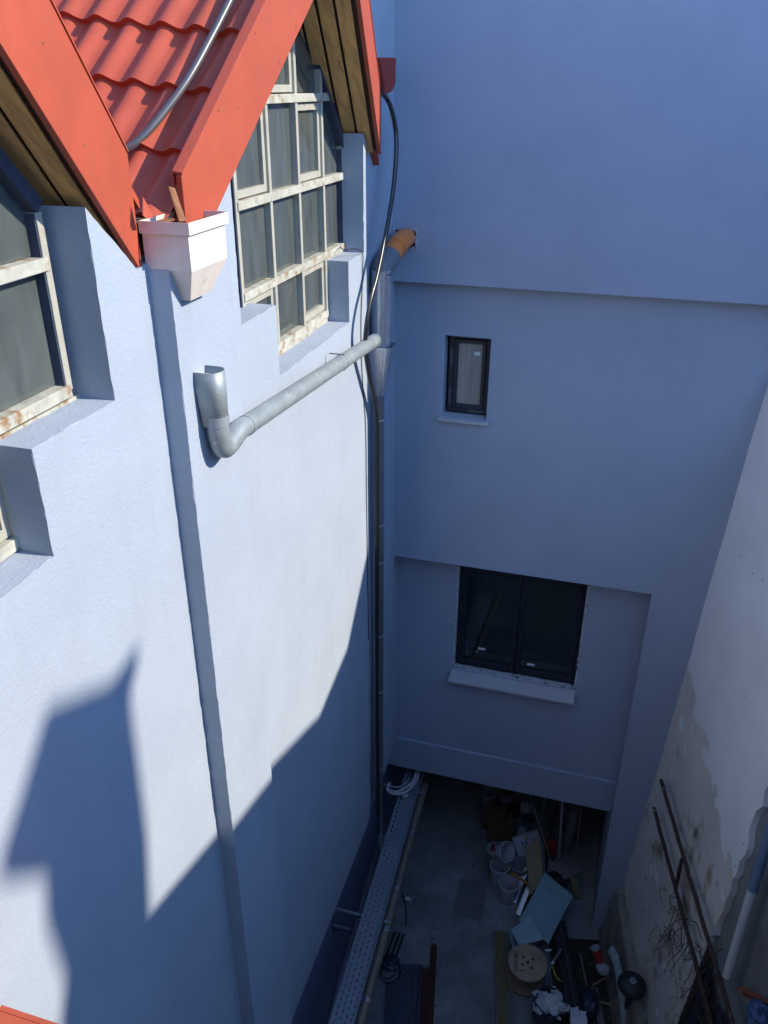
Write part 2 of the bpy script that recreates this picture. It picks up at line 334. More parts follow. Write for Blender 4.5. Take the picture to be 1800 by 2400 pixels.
# --- windows
def window(vsY, hsZ, cells, lines, sashes, diag, x=-2.645):
    fr = MB(H); cut = lambda y: min(f(y) for f in lines)
    y0, y1 = vsY[0], vsY[-1]
    if diag:
        for a, b in diag: fr.bar((x+.02, *a), (x+.02, *b), .07, .085, up=(1, 0, 0))
    fr.box(x-.02, x+.045, y0-.03, y0+.03, hsZ[0], hsZ[2]+.25); 
    fr.box(x-.02, x+.045, y1-.03, y1+.03, hsZ[1], hsZ[2]+.22)
    WN = fr.build('window', 'bluetrim' if diag else 'frame', GB)
    for y in vsY[1:-1] + ([vsY[0], vsY[-1]]):
        top = min(cut(y)-.03, 1.2)
        lo = hsZ[0] if y not in (vsY[-1],) else hsZ[1]
        w = .022
        MB(H).box(x-.03, x+.052, y-w, y+w, lo, top).build('mullion', 'frame', WN, bevel=.003)
    for z in hsZ:
        ys = [y0, y1 if z > hsZ[0]+.01 else vsY[-2]]
        pts = [(ys[0], z-.03), (ys[1], z-.03), (ys[1], z+.03), (ys[0], z+.03)]
        for cl_ in lines: pts = clip(pts, lambda a, b: cl_(a)-.02-b) if len(pts) > 2 else pts
        if len(pts) > 2: MB(H).prism(pts, yz(x-.03), yz(x+.062)).build('transom', 'putty', WN, bevel=.004)
    zt = hsZ + [hsZ[-1]+.63, hsZ[-1]+1.3]
    for i in range(len(vsY)-1):
        for j in range(len(zt)-1):
            if j == 0 and i not in cells: continue
            c = [(vsY[i]+.02, zt[j]+.035), (vsY[i+1]-.02, zt[j]+.035), (vsY[i+1]-.02, zt[j+1]-.03), (vsY[i]+.02, zt[j+1]-.03)]
            for cl_ in lines: c = clip(c, lambda a, b: cl_(a)-.02-b) if len(c) > 2 else c
            if len(c) < 3: continue
            dx = random.uniform(-.004, .004)
            MB(H).prism(c, yz(x-.006+dx), yz(x+dx)).build('pane', 'oldglass', WN)
            if (i, j) in sashes:
                sb = MB(H); a, b, z0, z1 = vsY[i]+.022, vsY[i+1]-.022, zt[j]+.04, zt[j+1]-.04
                sb.box(x-.012, x+.032, a, a+.045, z0, z1); sb.box(x-.012, x+.032, b-.045, b, z0, z1)
                sb.box(x-.0125, x+.0325, a, b, z0, z0+.05); sb.box(x-.0125, x+.0325, a, b, z1-.05, z1)
                sb.build('sash', 'frame', WN, bevel=.003)
cR_ = [lambda y: -.494-1.17*(y-7.626), lambda y: -.494+1.17*(y-4.974)]
window([5.37, 5.95, 6.52, 7.08, 7.59], [-1.86, -1.35, -.74, -.10], (0, 1, 2), cR_, {(0, 2), (2, 2), (2, 0), (1, 3), (0, 0)},
       [((6.30, 1.04), (7.66, -.55)), ((6.30, 1.04), (4.90, -.60))])
cL_ = [lambda y: -.50-1.1*(y-3.345)]
window([1.10, 1.66, 2.22, 2.78, 3.335], [-1.92, -1.36, -.745, -.10], (0, 1, 2), cL_, {(2, 0)}, [((1.9, 1.09), (3.34, -.495))])
MB(H).box(-2.70, -2.60, 4.85, 7.6, -2.0, -1.89).build('window_ledge', 'putty', GB)
MB(H).box(-2.70, -2.60, 7.06, 7.6, -1.44, -1.385).build('window_ledge', 'putty', GB)
MB(H).box(-2.70, -2.60, 2.70, 3.42, -1.46, -1.405).build('window_ledge', 'putty', GB)
# dim hall behind the glass
rm = MB(H); rm.box(-6.6, -6.5, -1.5, 8.7, -4.2, 1.6); rm.box(-6.5, -2.8, -1.5, 8.6, -4.3, -4.2); rm.box(-6.5, -2.8, 8.55, 8.65, -4.2, 1.2); rm.box(-6.5, -2.8, -1.6, -1.5, -4.2, 1.2)
rm.build('hall_interior', 'darkroom', GB)
for k in range(3): MB(H).bar((-3.3-.9*k, 4.8, -1.55-.2*k), (-3.5-.9*k, 7.9, -1.5-.2*k), .09, .10).build('hall_beam', 'wood', GB)

# ================================================================== BACK: blue tower
TW = thing('blue_tower_building', 'tall smooth blue building with stepped overhangs closing the end of the courtyard', 'building', (0, 9, 0))
MB(H).gridwall([-2.62, -2.43, -2.19, 5.3], [-1.9, -1.545, -1.355, 7.5], lambda x, z: -2.43 < x < -2.19 and -1.545 < z < -1.355, 8.75, 9.3).build('upper_wall', 'plaster_b', TW, bevel=.008)
MB(H).gridwall([-2.62, -1.88, -1.365, .76, 5.3], [-11.5, -5.43, -3.44, -2.49, -1.88], lambda x, z: (x < .76 and z < -5.43) or (-1.88 < x < -1.365 and -3.44 < z < -2.49), 8.9, 9.9).build('middle_wall', 'plaster_b', TW, bevel=.012)
MB(H).gridwall([-2.62, -1.667, .045, .775], [-9.33, -7.31, -5.62, -5.40], lambda x, z: -1.667 < x < .045 and -7.31 < z < -5.62, 9.22, 9.7).build('recessed_wall', 'plaster_b', TW, bevel=.008)
MB(H).box(-2.62, .77, 9.19, 9.23, -9.345, -8.77).build('bottom_band', 'plaster_b', TW, bevel=.01)
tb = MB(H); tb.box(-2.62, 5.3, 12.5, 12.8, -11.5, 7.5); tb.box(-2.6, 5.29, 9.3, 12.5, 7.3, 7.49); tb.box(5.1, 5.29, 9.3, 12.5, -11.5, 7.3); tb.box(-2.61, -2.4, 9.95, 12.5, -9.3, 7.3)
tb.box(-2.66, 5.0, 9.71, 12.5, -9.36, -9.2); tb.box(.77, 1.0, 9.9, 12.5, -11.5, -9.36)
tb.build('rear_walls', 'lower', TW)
MB(H).box(-2.42, -2.20, 9.02, 9.10, -1.54, -1.36).build('hole_back', 'darkroom', TW)
hr = MB(H)                                    # ragged plaster rim of the pipe hole
for k in range(26):
    t = k/26*4; sgn = int(t); q = t-sgn
    c = [(-2.43+.24*q, -1.355), (-2.19, -1.355-.19*q), (-2.19-.24*q, -1.545), (-2.43, -1.545+.19*q)][sgn]
    r = random.uniform(.006, .018); hr.box(c[0]-r, c[0]+r, 8.745, 8.80, c[1]-r, c[1]+r)
hr.build('hole_rim', 'foam', TW)
def pane_window(name, x0, x1, z0, z1, y, parts, fm, gm):
    f = MB(H); w = .055
    f.box(x0, x0+w, y-.03, y+.05, z0, z1); f.box(x1-w, x1, y-.03, y+.05, z0, z1); f.box(x0+w, x1-w, y-.03, y+.05, z0, z0+w); f.box(x0+w, x1-w, y-.03, y+.05, z1-w, z1)
    W_ = f.build('window', fm, TW, bevel=.004)
    for a, b in parts:
        sb = MB(H); s = .06 if x1 > 0 else .042; c, d = z0+w+.004, z1-w-.004
        sb.box(a, a+s, y-.05, y+.02, c, d); sb.box(b-s, b, y-.05, y+.02, c, d); sb.box(a+s, b-s, y-.05, y+.02, c, c+s); sb.box(a+s, b-s, y-.05, y+.02, d-s, d)
        sa = sb.build('sash', fm, W_, bevel=.006)
        MB(H).box(a+s-.01, b-s+.01, y-.012, y-.006, c+s-.01, d-s+.01).build('pane', gm, W_)
    return W_
w1 = pane_window('w', -1.85, -1.372, -3.42, -2.49, 9.06, [(-1.79, -1.425)], 'anthracite', 'reflectpane')
MB(H).box(-1.80, -1.37, 9.3, 9.34, -3.5, -2.4).build('reflection_panel', mat('beige_reflection', (.40, .37, .31), .8, var=.12, vs=4, stretch=(6, 1, .3)), TW)  # panel added behind the glass, coloured like the shutters reflected in it
w2 = pane_window('w', -1.64, .02, -7.28, -5.62, 9.34, [(-1.585, -.815), (-.805, -.035)], 'anthracite', 'darkglass')
MB(H).box(-1.6, 0, 10.4, 10.45, -7.3, -5.6).build('dim_room_behind', M['darkroom'], TW)
rg = MB(H)                                    # unfinished plaster joint round the big window
for k in range(40):
    q = k/40; z = -7.3+1.66*q
    for xx in (-1.655, .033): rg.box(xx-.014-random.uniform(0, .008), xx+.014, 9.235, 9.30+random.uniform(0, .01), z, z+.0405)
    x = -1.66+1.70*q; rg.box(x, x+.042, 9.235, 9.30, -7.31, -7.275+random.uniform(-.008, .008))
rg.build('plaster_joint', 'foam', w2)
MB(H).slab([(-1.685, 9.05, -7.43), (.04, 9.05, -7.43), (.043, 9.29, -7.335), (-1.665, 9.29, -7.335)], (0, 0, .035)).build('window_sill', 'marble', TW, bevel=.004)
MB(H).slab([(-1.925, 8.84, -3.485), (-1.325, 8.84, -3.485), (-1.325, 9.03, -3.465), (-1.925, 9.03, -3.465)], (0, 0, .036)).build('window_sill', 'marble', TW, bevel=.004)
for a, b, c, d, y in ((-1.565, -1.495, -2.73, -2.685, 9.045), (-1.335, -1.235, -6.98, -6.945, 9.322), (-.645, -.545, -7.10, -7.065, 9.322)):
    MB(H).box(a, b, y-.004, y, c, d).build('sticker', 'sticker', w1 if y < 9.2 else w2)
def text(body, size, m, parent, mw, name='lettering', ext=.0008):
    cu = bpy.data.curves.new('lettering', 'FONT'); cu.body = body; cu.size = size; cu.extrude = ext; cu.align_x = 'CENTER'; cu.align_y = 'CENTER'
    ob = bpy.data.objects.new('lettering', cu); COL.objects.link(ob)
    dg = bpy.context.evaluated_depsgraph_get(); me = bpy.data.meshes.new_from_object(ob.evaluated_get(dg)); bpy.data.objects.remove(ob)
    me.materials.clear(); me.materials.append(M[m] if isinstance(m, str) else m)
    o = bpy.data.objects.new(name, me); COL.objects.link(o)
    loc = mw.translation.copy(); me.transform(mw.to_3x3().to_4x4()); put(o, loc, parent); return o
RX = Matrix.Rotation(math.pi/2, 4, 'X')
for z in (-2.76, -3.22): text('GEALAN', .05, 'greyprint', w1, Matrix.Translation((-1.823, 9.026, z+H)) @ Matrix.Rotation(math.pi/2, 4, 'Y') @ RX)
text('GEALAN', .05, 'greyprint', w1, Matrix.Translation((-1.50, 9.026, -3.392+H)) @ RX)
# ================================================================== RIGHT: old white house, its yard wall and what stands behind it
WD = Vector((.2113, -.9774, 0)); WL = Vector((.053, 0, 1)); B0 = Vector((1.10, 8.9, H-10.475)) - WL*(H-10.475)
WNRM = WD.cross(WL).normalized()
if WNRM.x > 0: WNRM = -WNRM
def wp(s, h, o=0.): return B0 + WD*s + WL*h + WNRM*o
def onW(px, py, o=0.): return onP(px, py, B0+WNRM*o, WNRM)
def ws(px, py): p = onW(px, py)-B0; return p.y/WD.y, p.z
M['oldwhite'] = None
def z7_(x, y): return (1300+x/3.16, 1700+y/3.16)
def oldwall():
    m = mat('peeling_white_wall', (.86, .865, .87), .9, var=.06, vs=1.2, bump=.3, bs=50, bump2=.35, bs2=2.2, spec=.2); t = m.node_tree; N = t.nodes; L = t.links
    b = N['Principled BSDF']; base = b.inputs['Base Color'].links[0].from_socket
    geo = N.new('ShaderNodeNewGeometry')
    def lg(*a):
        n = N.new('ShaderNodeMath'); n.operation = a[0]
        for i, v in enumerate(a[1:]):
            if isinstance(v, (int, float)): n.inputs[i].default_value = v
            else: L.new(v, n.inputs[i])
        return n.outputs[0]
    sp = N.new('ShaderNodeSeparateXYZ'); L.new(geo.outputs['Position'], sp.inputs[0])
    def nz(sc, d=8): n = N.new('ShaderNodeTexNoise'); n.inputs['Scale'].default_value = sc; n.inputs['Detail'].default_value = d; L.new(geo.outputs['Position'], n.inputs['Vector']); return n.outputs['Fac']
    # boundary of the flaked-off paint, as a height that falls towards the street end of the wall
    (s0, h0), (s1, h1), (s2, h2) = ws(1622, 1601), ws(1686, 1900), ws(1714, 2060)
    k = (h2-h0)/(s2-s0)
    yv = lg('DIVIDE', lg('SUBTRACT', sp.outputs['Y'], B0.y), WD.y)
    hb = lg('ADD', lg('MULTIPLY', lg('SUBTRACT', yv, s0), k), h0)
    d = lg('ADD', lg('SUBTRACT', hb, sp.outputs['Z']), lg('MULTIPLY', lg('SUBTRACT', nz(2.6), .5), 1.1))
    mr = N.new('ShaderNodeMapRange'); mr.inputs[1].default_value = -.012; mr.inputs[2].default_value = .012; L.new(d, mr.inputs[0])
    def mixc(f, a, c):
        x = N.new('ShaderNodeMix'); x.data_type = 'RGBA'; L.new(f, x.inputs[0])
        for s, v in ((6, a), (7, c)):
            if isinstance(v, tuple): x.inputs[s].default_value = (*v, 1)
            else: L.new(v, x.inputs[s])
        return x.outputs[2]
    def ramp(f, a, c): r = N.new('ShaderNodeMapRange'); r.inputs[1].default_value = a; r.inputs[2].default_value = c; L.new(f, r.inputs[0]); return r.outputs[0]
    raw = mixc(ramp(nz(1.7), .35, .65), (.77, .71, .64), (.64, .60, .55))
    raw = mixc(ramp(nz(3.3), .62, .66), raw, (.84, .84, .84))
    moss = mixc(ramp(nz(1.9, 10), .58, .72), raw, (.14, .12, .07))
    c = mixc(mr.outputs[0], base, moss)
    vo = N.new('ShaderNodeTexVoronoi'); vo.inputs['Scale'].default_value = 7; vo.inputs['Randomness'].default_value = 1
    mp = N.new('ShaderNodeMapping'); mp.inputs['Scale'].default_value = (1, 1, .7); L.new(geo.outputs['Position'], mp.inputs[0]); L.new(mp.outputs[0], vo.inputs['Vector'])
    for (cx_, cy_), rad, colr in ((z7_(1010, 900), .42, (.09, .08, .055)), (z7_(960, 1300), .40, (.22, .18, .09)), (z7_(860, 1560), .36, (.24, .19, .09)), (z7_(1130, 1150), .22, (.34, .26, .13))):
        ce = onW(cx_, cy_); vm = N.new('ShaderNodeVectorMath'); vm.operation = 'SUBTRACT'; L.new(geo.outputs['Position'], vm.inputs[0]); vm.inputs[1].default_value = ce
        vs_ = N.new('ShaderNodeVectorMath'); vs_.operation = 'MULTIPLY'; L.new(vm.outputs[0], vs_.inputs[0]); vs_.inputs[1].default_value = (1.9, 1.9, .62)
        vl = N.new('ShaderNodeVectorMath'); vl.operation = 'LENGTH'; L.new(vs_.outputs[0], vl.inputs[0])
        c = mixc(lg('MULTIPLY', ramp(vl.outputs['Value'], rad, rad*.25), ramp(nz(5.5, 10), .42, .62)), c, colr)
    dots = lg('MULTIPLY', ramp(vo.outputs['Distance'], .08, .055), ramp(nz(1.3, 3), .50, .56))
    c = mixc(dots, c, (.16, .16, .17)); L.new(c, b.inputs['Base Color']); return m
M['oldwhite'] = oldwall()
M['darkconc'] = mat('wet_dark_concrete', (.17, .175, .175), .8, var=.3, vs=1.5, col2=(.34, .35, .36), ps=1.1, pt=.58, pw=.14, bump=.4, bs=30, stretch=(1, 1, .6))
M['housewall'] = mat('neighbour_render', (.42, .40, .36), .9, var=.1)
M['annexwall'] = mat('facing_render', (.30, .29, .28), .9)
WH = thing('old_white_house', 'old neighbouring house with peeling white side wall, plinth and red roof', 'house', (6, 4, 0))
sE = (ws(1800, 1836)[0]+ws(1670, 2194)[0])/2
# side wall with an uneven surface and a ragged broken end
nu, nv = 60, 60; mb = MB(); vs = []
HT = 9.2
rnd = random.Random(3)
hts = lambda s: 8.95-.75*min(1, max(0, (s-.2)/1.3))
rag = [rnd.uniform(-.05, .05) for _ in range(nv+1)]
for i in range(nu+1):
    for j in range(nv+1):
        s = -.05 + (sE+.05)*i/nu + (rag[j] if i == nu else 0); h = hts(s)*j/nv
        o = .007*math.sin(s*3.1+h*1.1)+.004*math.sin(h*3.3-s*2)+rnd.uniform(-.0025, .0025)
        vs.append(wp(s, h, o))
fs = [(i*(nv+1)+j, (i+1)*(nv+1)+j, (i+1)*(nv+1)+j+1, i*(nv+1)+j+1) for i in range(nu) for j in range(nv)]
n0 = len(vs); edge = [nu*(nv+1)+j for j in range(nv+1)]
vs += [vs[e]-WNRM*.09 for e in edge]; fs += [(edge[j], n0+j, n0+j+1, edge[j+1]) for j in range(nv)]
mb.add(vs, fs).build('side_wall', 'oldwhite', WH, smooth=True)
MB().slab([wp(sE-.2, 0, -.06), wp(9.5, 0, -.06), wp(9.5, 8.2, -.06), wp(sE-.2, 8.2, -.06)], -WNRM*.3).build('bare_concrete_wall', 'darkconc', WH)
pl = MB()                                    # old sloping plinth at the foot of the wall
s_a, h_a = ws(1461, 2080); 
pl.hexa([wp(.02, -.02, .20), wp(sE+.2, -.02, .26), wp(sE+.2, -.02, 0), wp(.02, -.02, -.05), wp(.02, 1.0, .11), wp(sE+.2, .72, .14), wp(sE+.2, .80, -.02), wp(.02, 1.08, -.05)])
M['plinth'] = mat('stained_plinth', (.27, .25, .215), .9, var=.25, vs=3, col2=(.10, .10, .075), ps=4, pt=.6, pw=.1, bump=.5, bs=25, bump2=.3, bs2=6)
pl.build('plinth', 'plinth', WH, bevel=.03, seg=3)
bl = MB(H); bl.box(1.72, 9, 8.2, 8.74, -11.5, -2.75); bl.build('rear_wing', 'housewall', WH)
bl = MB(H); bl.slab([wp(0, 8.1, -.25)-Vector((0, 0, H)), wp(9.4, 8.1, -.25)-Vector((0, 0, H)), (9, -.3, -2.9), (9, 8.7, -2.9)], (0, 0, .12)); bl.build('lower_roof', 'tile', WH)
# upper storey set back, its saw-tooth parapet throws the shadow on the blue wall
def sh(px, py, D=9.4): p = onX(px, py, -2.4); return (p.y+D*math.tan(SUN_AZ), p.z-H+D*math.tan(SUN_EL)/math.cos(SUN_AZ))
sc_h = lambda px, py: sh(px, py, 14.4)
prf = [(9.6, -2.4), (9.6, sh(857, 1313)[1]+.55), sh(857, 1313), sh(814, 1519), sh(749, 1676), sh(640, 1790), sh(510, 1953), sh(352, 2140)]
prf += [(prf[-1][0]-.55, prf[-1][1]-.4), (3.2, .9), (1.0, .5), (-2.5, .4), (-2.5, -2.4)]
MB(H).prism(prf, yz(7.0), yz(7.3)).build('upper_wall', 'housewall', WH)
MB(H).slab([(7.25, 9.6, -2.8), (13, 9.6, -2.8), (13, -2.5, -2.8), (7.25, -2.5, -2.8)], (0, 0, 2.9)).build('upper_storey', 'housewall', WH)
ch = [sc_h(352, 2140), sc_h(345, 1960), sc_h(312, 1700), sc_h(303, 1610), sc_h(325, 1520), sc_h(262, 1610), sc_h(112, 1672), sc_h(0, 2040), sc_h(100, 2030), sc_h(108, 2150), sc_h(155, 2290), sc_h(140, 2430)]
ch += [(ch[-1][0], -.2), (ch[0][0], -.2)]
MB(H).prism(ch, yz(11.95), yz(12.1)).build('chimney', 'housewall', WH)
# white and blue drain pole on the concrete wall
PO = thing('drain_pole', 'white plastic pipe with blue upper length standing against the dark concrete wall', 'pipe', tuple(onW(1706, 2290, .06)))
M['whiteplastic'] = mat('white_plastic_pipe', (.52, .54, .53), .5, var=.08, vs=3); M['bluepaint'] = mat('blue_painted_pipe', (.14, .20, .31), .6, var=.15)
a, b, c = onW(1704, 2288, .07), onW(1765, 2082, .07), onW(1825, 1880, .07)
MB().tube([a, b], .045, 16).build('lower_length', 'whiteplastic', PO, smooth=True)
MB().tube([b-(c-b).normalized()*.02, c, c+(c-b)*2], .047, 16).build('upper_length', 'bluepaint', PO, smooth=True)

# ================================================================== unseen building behind the camera, sized for its shade; red canopy edge
CB = thing('facing_building', 'unseen rendered building closing the near end, sized to shade the courtyard', 'building', (2, -2, 0))
MB(H).box(-6, 3.6, -6, -1.0, -11.5, 1.9).build('facade', 'annexwall', CB)
cy = onX(0, 2362, -2.38)
CN = thing('red_canopy', 'red sheet metal canopy edge low on the pale blue wall', 'canopy', (-2, cy.y-.4, cy.z-.1))
MB().box(-2.39, -1.5, cy.y-1.2, cy.y, cy.z-.02, cy.z).build('canopy_sheet', 'red', CN)
MB().box(-2.38, -1.52, cy.y-.012, cy.y+.012, cy.z-.09, cy.z+.004).build('drip_edge', 'red', CN)
for q in (-1.0, -.25): MB().bar((-2.39, cy.y+q, cy.z-.35), (-1.6, cy.y+q, cy.z-.03), .03, .03).build('bracket', 'galv_dull', CN)
# ================================================================== rainwater goods and cables on the walls
def z1(x, y): return (x/1.8433, y/1.8433)
def z6(x, y): return (850+x/2.5523, 1750+y/2.5523)
def z7(x, y): return (1300+x/3.16, 1700+y/3.16)
def zb(x, y): return (640+x/3.6875, 1800+y/3.6875)
def G(p, z=0.): return onZ(p[0], p[1], z)
def RZ(z): return Vector((0, 0, z+H))
# hopper under the valley
HP = thing('rain_hopper', 'white painted metal rain hopper under the roof valley', 'rain hopper', (-2.15, 3.85, H-1))
y0, y1, xb, xf = 3.868, 4.28, -2.41, -2.15
def shell(rings, name, m, par, t=.004):
    mb = MB(H); n = len(rings)
    for k in range(n): mb.add(rings[k], [])
    mb.f = [(k*4+i, k*4+(i+1) % 4, (k+1)*4+(i+1) % 4, (k+1)*4+i) for k in range(n-1) for i in range(4)]
    o = mb.build(name, m, par); s = o.modifiers.new('sheet', 'SOLIDIFY'); s.thickness = t; s.offset = -1; return o
rect = lambda a, b, c, d, z: [(a, c, z), (b, c, z), (b, d, z), (a, d, z)]
shell([rect(xb, xf, y0, y1, -.67), rect(xb, xf, y0, y1, -.86), rect(-2.40, -2.222, 3.955, 4.185, -1.03)], 'hopper_body', 'white_metal', HP)
shell([rect(xb-.004, xf+.018, y0-.018, y1+.018, -.618), rect(xb-.004, xf+.018, y0-.018, y1+.018, -.678)], 'rim', 'white_metal', HP, .006)
MB(H).box(xb+.01, xf-.01, y0+.01, y1-.01, -.76, -.755).build('rusty_inside', 'rust', HP)
# old pale galvanised drain: chute, elbow, long pipe
DP = thing('drain_pipe', 'pale galvanised drain pipe slanting across the sunlit blue wall from a bent outlet', 'pipe', (-2.2, 4.1, H-2))
def dring(xb_, xf_, ya_, yb_, z, rr):
    n = 7; o = [(xb_, ya_, z)]; cy_ = (ya_+yb_)/2; ry = (yb_-ya_)/2; rx = (xf_-xb_)*rr
    for k in range(n+1): a = -math.pi/2+math.pi*k/n; o.append((xf_-rx+rx*math.cos(a), cy_+ry*math.sin(a), z))
    return o+[(xb_, yb_, z)]
cr = [dring(-2.285, -2.125, 3.99, 4.135, -1.44, .35), dring(-2.27, -2.122, 3.992, 4.135, -1.56, .4), dring(-2.25, -2.126, 4.002, 4.13, -1.77, .5)]
cm = MB(H); n_ = len(cr[0])
for r_ in cr: cm.add(r_, [])
cm.f = [(k*n_+i, k*n_+(i+1) % n_, (k+1)*n_+(i+1) % n_, (k+1)*n_+i) for k in range(2) for i in range(n_)]
co_ = cm.build('outlet_chute', 'galv', DP, smooth=True); s_m = co_.modifiers.new('sheet', 'SOLIDIFY'); s_m.thickness = .003; s_m.offset = -1
MB(H).box(-2.40, -2.16, 4.0, 4.125, -1.49, -1.485).build('outlet_floor', 'white_metal', DP)
eS = Vector((-2.19, 4.065, -1.74+H)); pA = onX(560, 1008, -2.19); pB = onX(878, 798, -2.29); pd = (pB-pA).normalized()
arc = bez([eS+Vector((0, 0, .02)), eS+Vector((0, .005, -.10)), eS+Vector((0, .06, -.20)), pA-pd*.0, pA+pd*.08], 6)
MB().tube(arc, .064, 20).build('elbow', 'galv', DP, smooth=True)
MB().tube([pA, pB], .064, 20).build('long_pipe', 'galv', DP, smooth=True)
for t in (.03, .66, .985): MB().tube([pA.lerp(pB, t), pA.lerp(pB, t+.012)], .0675, 20).build('collar', 'galv', DP, smooth=True)
cl = pA.lerp(pB, .666)
MB().tube([eS+Vector((0, 0, .03)), eS+Vector((0, 0, -.03))], .069, 20).build('collar', 'galv', DP, smooth=True)
MB().tube([cl+Vector((-.11, 0, .068)), cl+Vector((.025, 0, .068))], .006, 8).build('clamp_bolt', 'galv_dull', DP); MB().tube([cl+Vector((-.11, 0, -.068)), cl+Vector((.025, 0, -.068))], .006, 8).build('clamp_bolt', 'galv_dull', DP)
# bright downpipe in the corner
XP, YP = -2.355, 7.93
zp = lambda py: onX(893, py, XP).z
DW = thing('downpipe', 'shiny new galvanised downpipe with funnel head in the dark corner', 'pipe', (XP, YP, zp(1945)))
zt, zf, zc = onY(898, 632, YP).z, onY(900, 808, YP).z, onY(893, 925, YP).z
MB().tube([(XP+.02, YP, zt), (XP+.02, YP, zf-.05)], .102, 28).build('upper_pipe', 'galv_new', DW, smooth=True)
def ring(cx, cy, hx, hy, z, r=None):
    if r: return [(cx+r*math.cos(a), cy+r*math.sin(a), z) for a in [2*math.pi*(k+.5)/24 for k in range(24)]]
    o = []
    for k in range(24):
        a = 2*math.pi*(k+.5)/24; c, s = math.cos(a), math.sin(a); m_ = max(abs(c), abs(s)); o.append((cx+hx*c/m_, cy+hy*s/m_, z))
    return o
fn = MB(); R_ = [ring(XP+.02, YP, .13, .125, zf), ring(XP, YP, .056, .056, zc, .056)]
fn.add(R_[0]+R_[1], [(i, (i+1) % 24, 24+(i+1) % 24, 24+i) for i in range(24)])
f_ = fn.build('funnel', 'galv_new', DW); sm = f_.modifiers.new('sheet', 'SOLIDIFY'); sm.thickness = .003
zb_ = zp(1950)
MB().tube([(XP, YP, zc+.02), (XP, YP, zb_)], .053, 22).build('lower_pipe', 'galv_dull', DW, smooth=True)
for py in (985, 1232, 1318, 1490, 1620, 1800): z = onY(893, py, YP).z; MB().tube([(XP, YP, z), (XP, YP, z+.022)], .058, 22).build('joint_ring', 'galv_new', DW, smooth=True)
MB().tube(bez([(XP, YP, zb_+.05), (XP, YP, zb_-.05), (XP+.08, YP-.05, zb_-.2), (XP+.2, YP-.1, zb_-.33)]), .053, 20).build('shoe', 'galv_dull', DW, smooth=True)
# orange waste pipe
OP = thing('waste_pipe', 'orange plastic pipe elbow leaving a square hole in the blue wall', 'pipe', (-2.31, 8.5, zt))
ow = bez([(-2.305, 9.02, H-1.43), (-2.305, 8.80, H-1.44), onY(940, 566, 8.45), onY(914, 602, 8.13)], 6)
MB().tube(ow, .098, 24).build('orange_elbow', 'orange', OP, smooth=True)
MB().tube([ow[-5], ow[-4]], .103, 24).build('socket_ring', 'orange', OP, smooth=True)
e0 = ow[-1]; MB().tube(bez([e0+(ow[-2]-e0).normalized()*.02, e0.lerp(Vector((XP+.02, YP, zt-.02)), .45)+Vector((0, 0, .012)), (XP+.02, YP+.03, zt+.02), (XP+.02, YP, zt-.06)], 6), .106, 24).build('grey_elbow', 'greypvc', OP, smooth=True)
# red net box and black cables
NB = MB(); q = [onX(*p, -2.46) for p in ((873, 135), (912, 135), (911, 198), (903, 215), (888, 221))]
NB.slab(q, (.07, 0, 0)); o = NB.build('net_wrapped_block', 'netred', bevel=.01); tag(o, 'dark red net covered block high in the corner where black cables come out', 'block')
CA = thing('black_cable', 'thick black cable looping from the red block down the corner beside the downpipe', 'cable', (XP, 7.8, 2))
pp = [(893, 214, -2.34), (914, 245, -2.31), (927, 300, -2.29), (929, 360, -2.27), (921, 450, -2.26), (906, 540, -2.25), (886, 640, -2.25), (869, 705, -2.26), (859, 765, -2.27), (857, 815, -2.29), (866, 880, -2.31), (879, 945, -2.32), (884, 1010, -2.32), (884, 1200, -2.32), (884, 1500, -2.33), (886, 1800, -2.34), (889, 1950, -2.34)]
P_ = bez([onX(*a) for a in pp], 8)
MB().tube(P_, .021, 12).build('outer_sheath', 'steelhose', CA, smooth=True)
MB().tube([p+Vector((.004, -.036, 0)) for p in P_[6:]], .017, 10).build('companion_sheath', 'steelhose', CA, smooth=True)
TC = MB().tube(bez([onX(800, 574, -2.62), onX(803, 584, -2.5), onX(846, 588, -2.392), onX(850, 640, -2.392), onX(846, 760, -2.392), onX(849, 880, -2.392), onX(857, 1000, -2.392), onX(859, 1150, -2.392), onX(864, 1500, -2.392)], 6), .0045, 8).build('thin_cable', 'rubber', smooth=True)
tag(TC, 'thin black cable running from the window ledge down the end of the wall', 'cable')
rp = lambda q: onP(*z1(*q), (0, 4.78, H), (0, -1, 1)) + an*.075
HS = MB().tube(bez([rp((1080, -80))] + [rp(p) for p in ((1040, 0), (950, 180), (838, 385), (722, 545), (628, 650), (548, 700), (490, 715))], 8), .021, 14).build('roof_hose', 'greyhose', smooth=True)
tag(HS, 'shiny dark conduit lying over the red roof tiles', 'conduit')

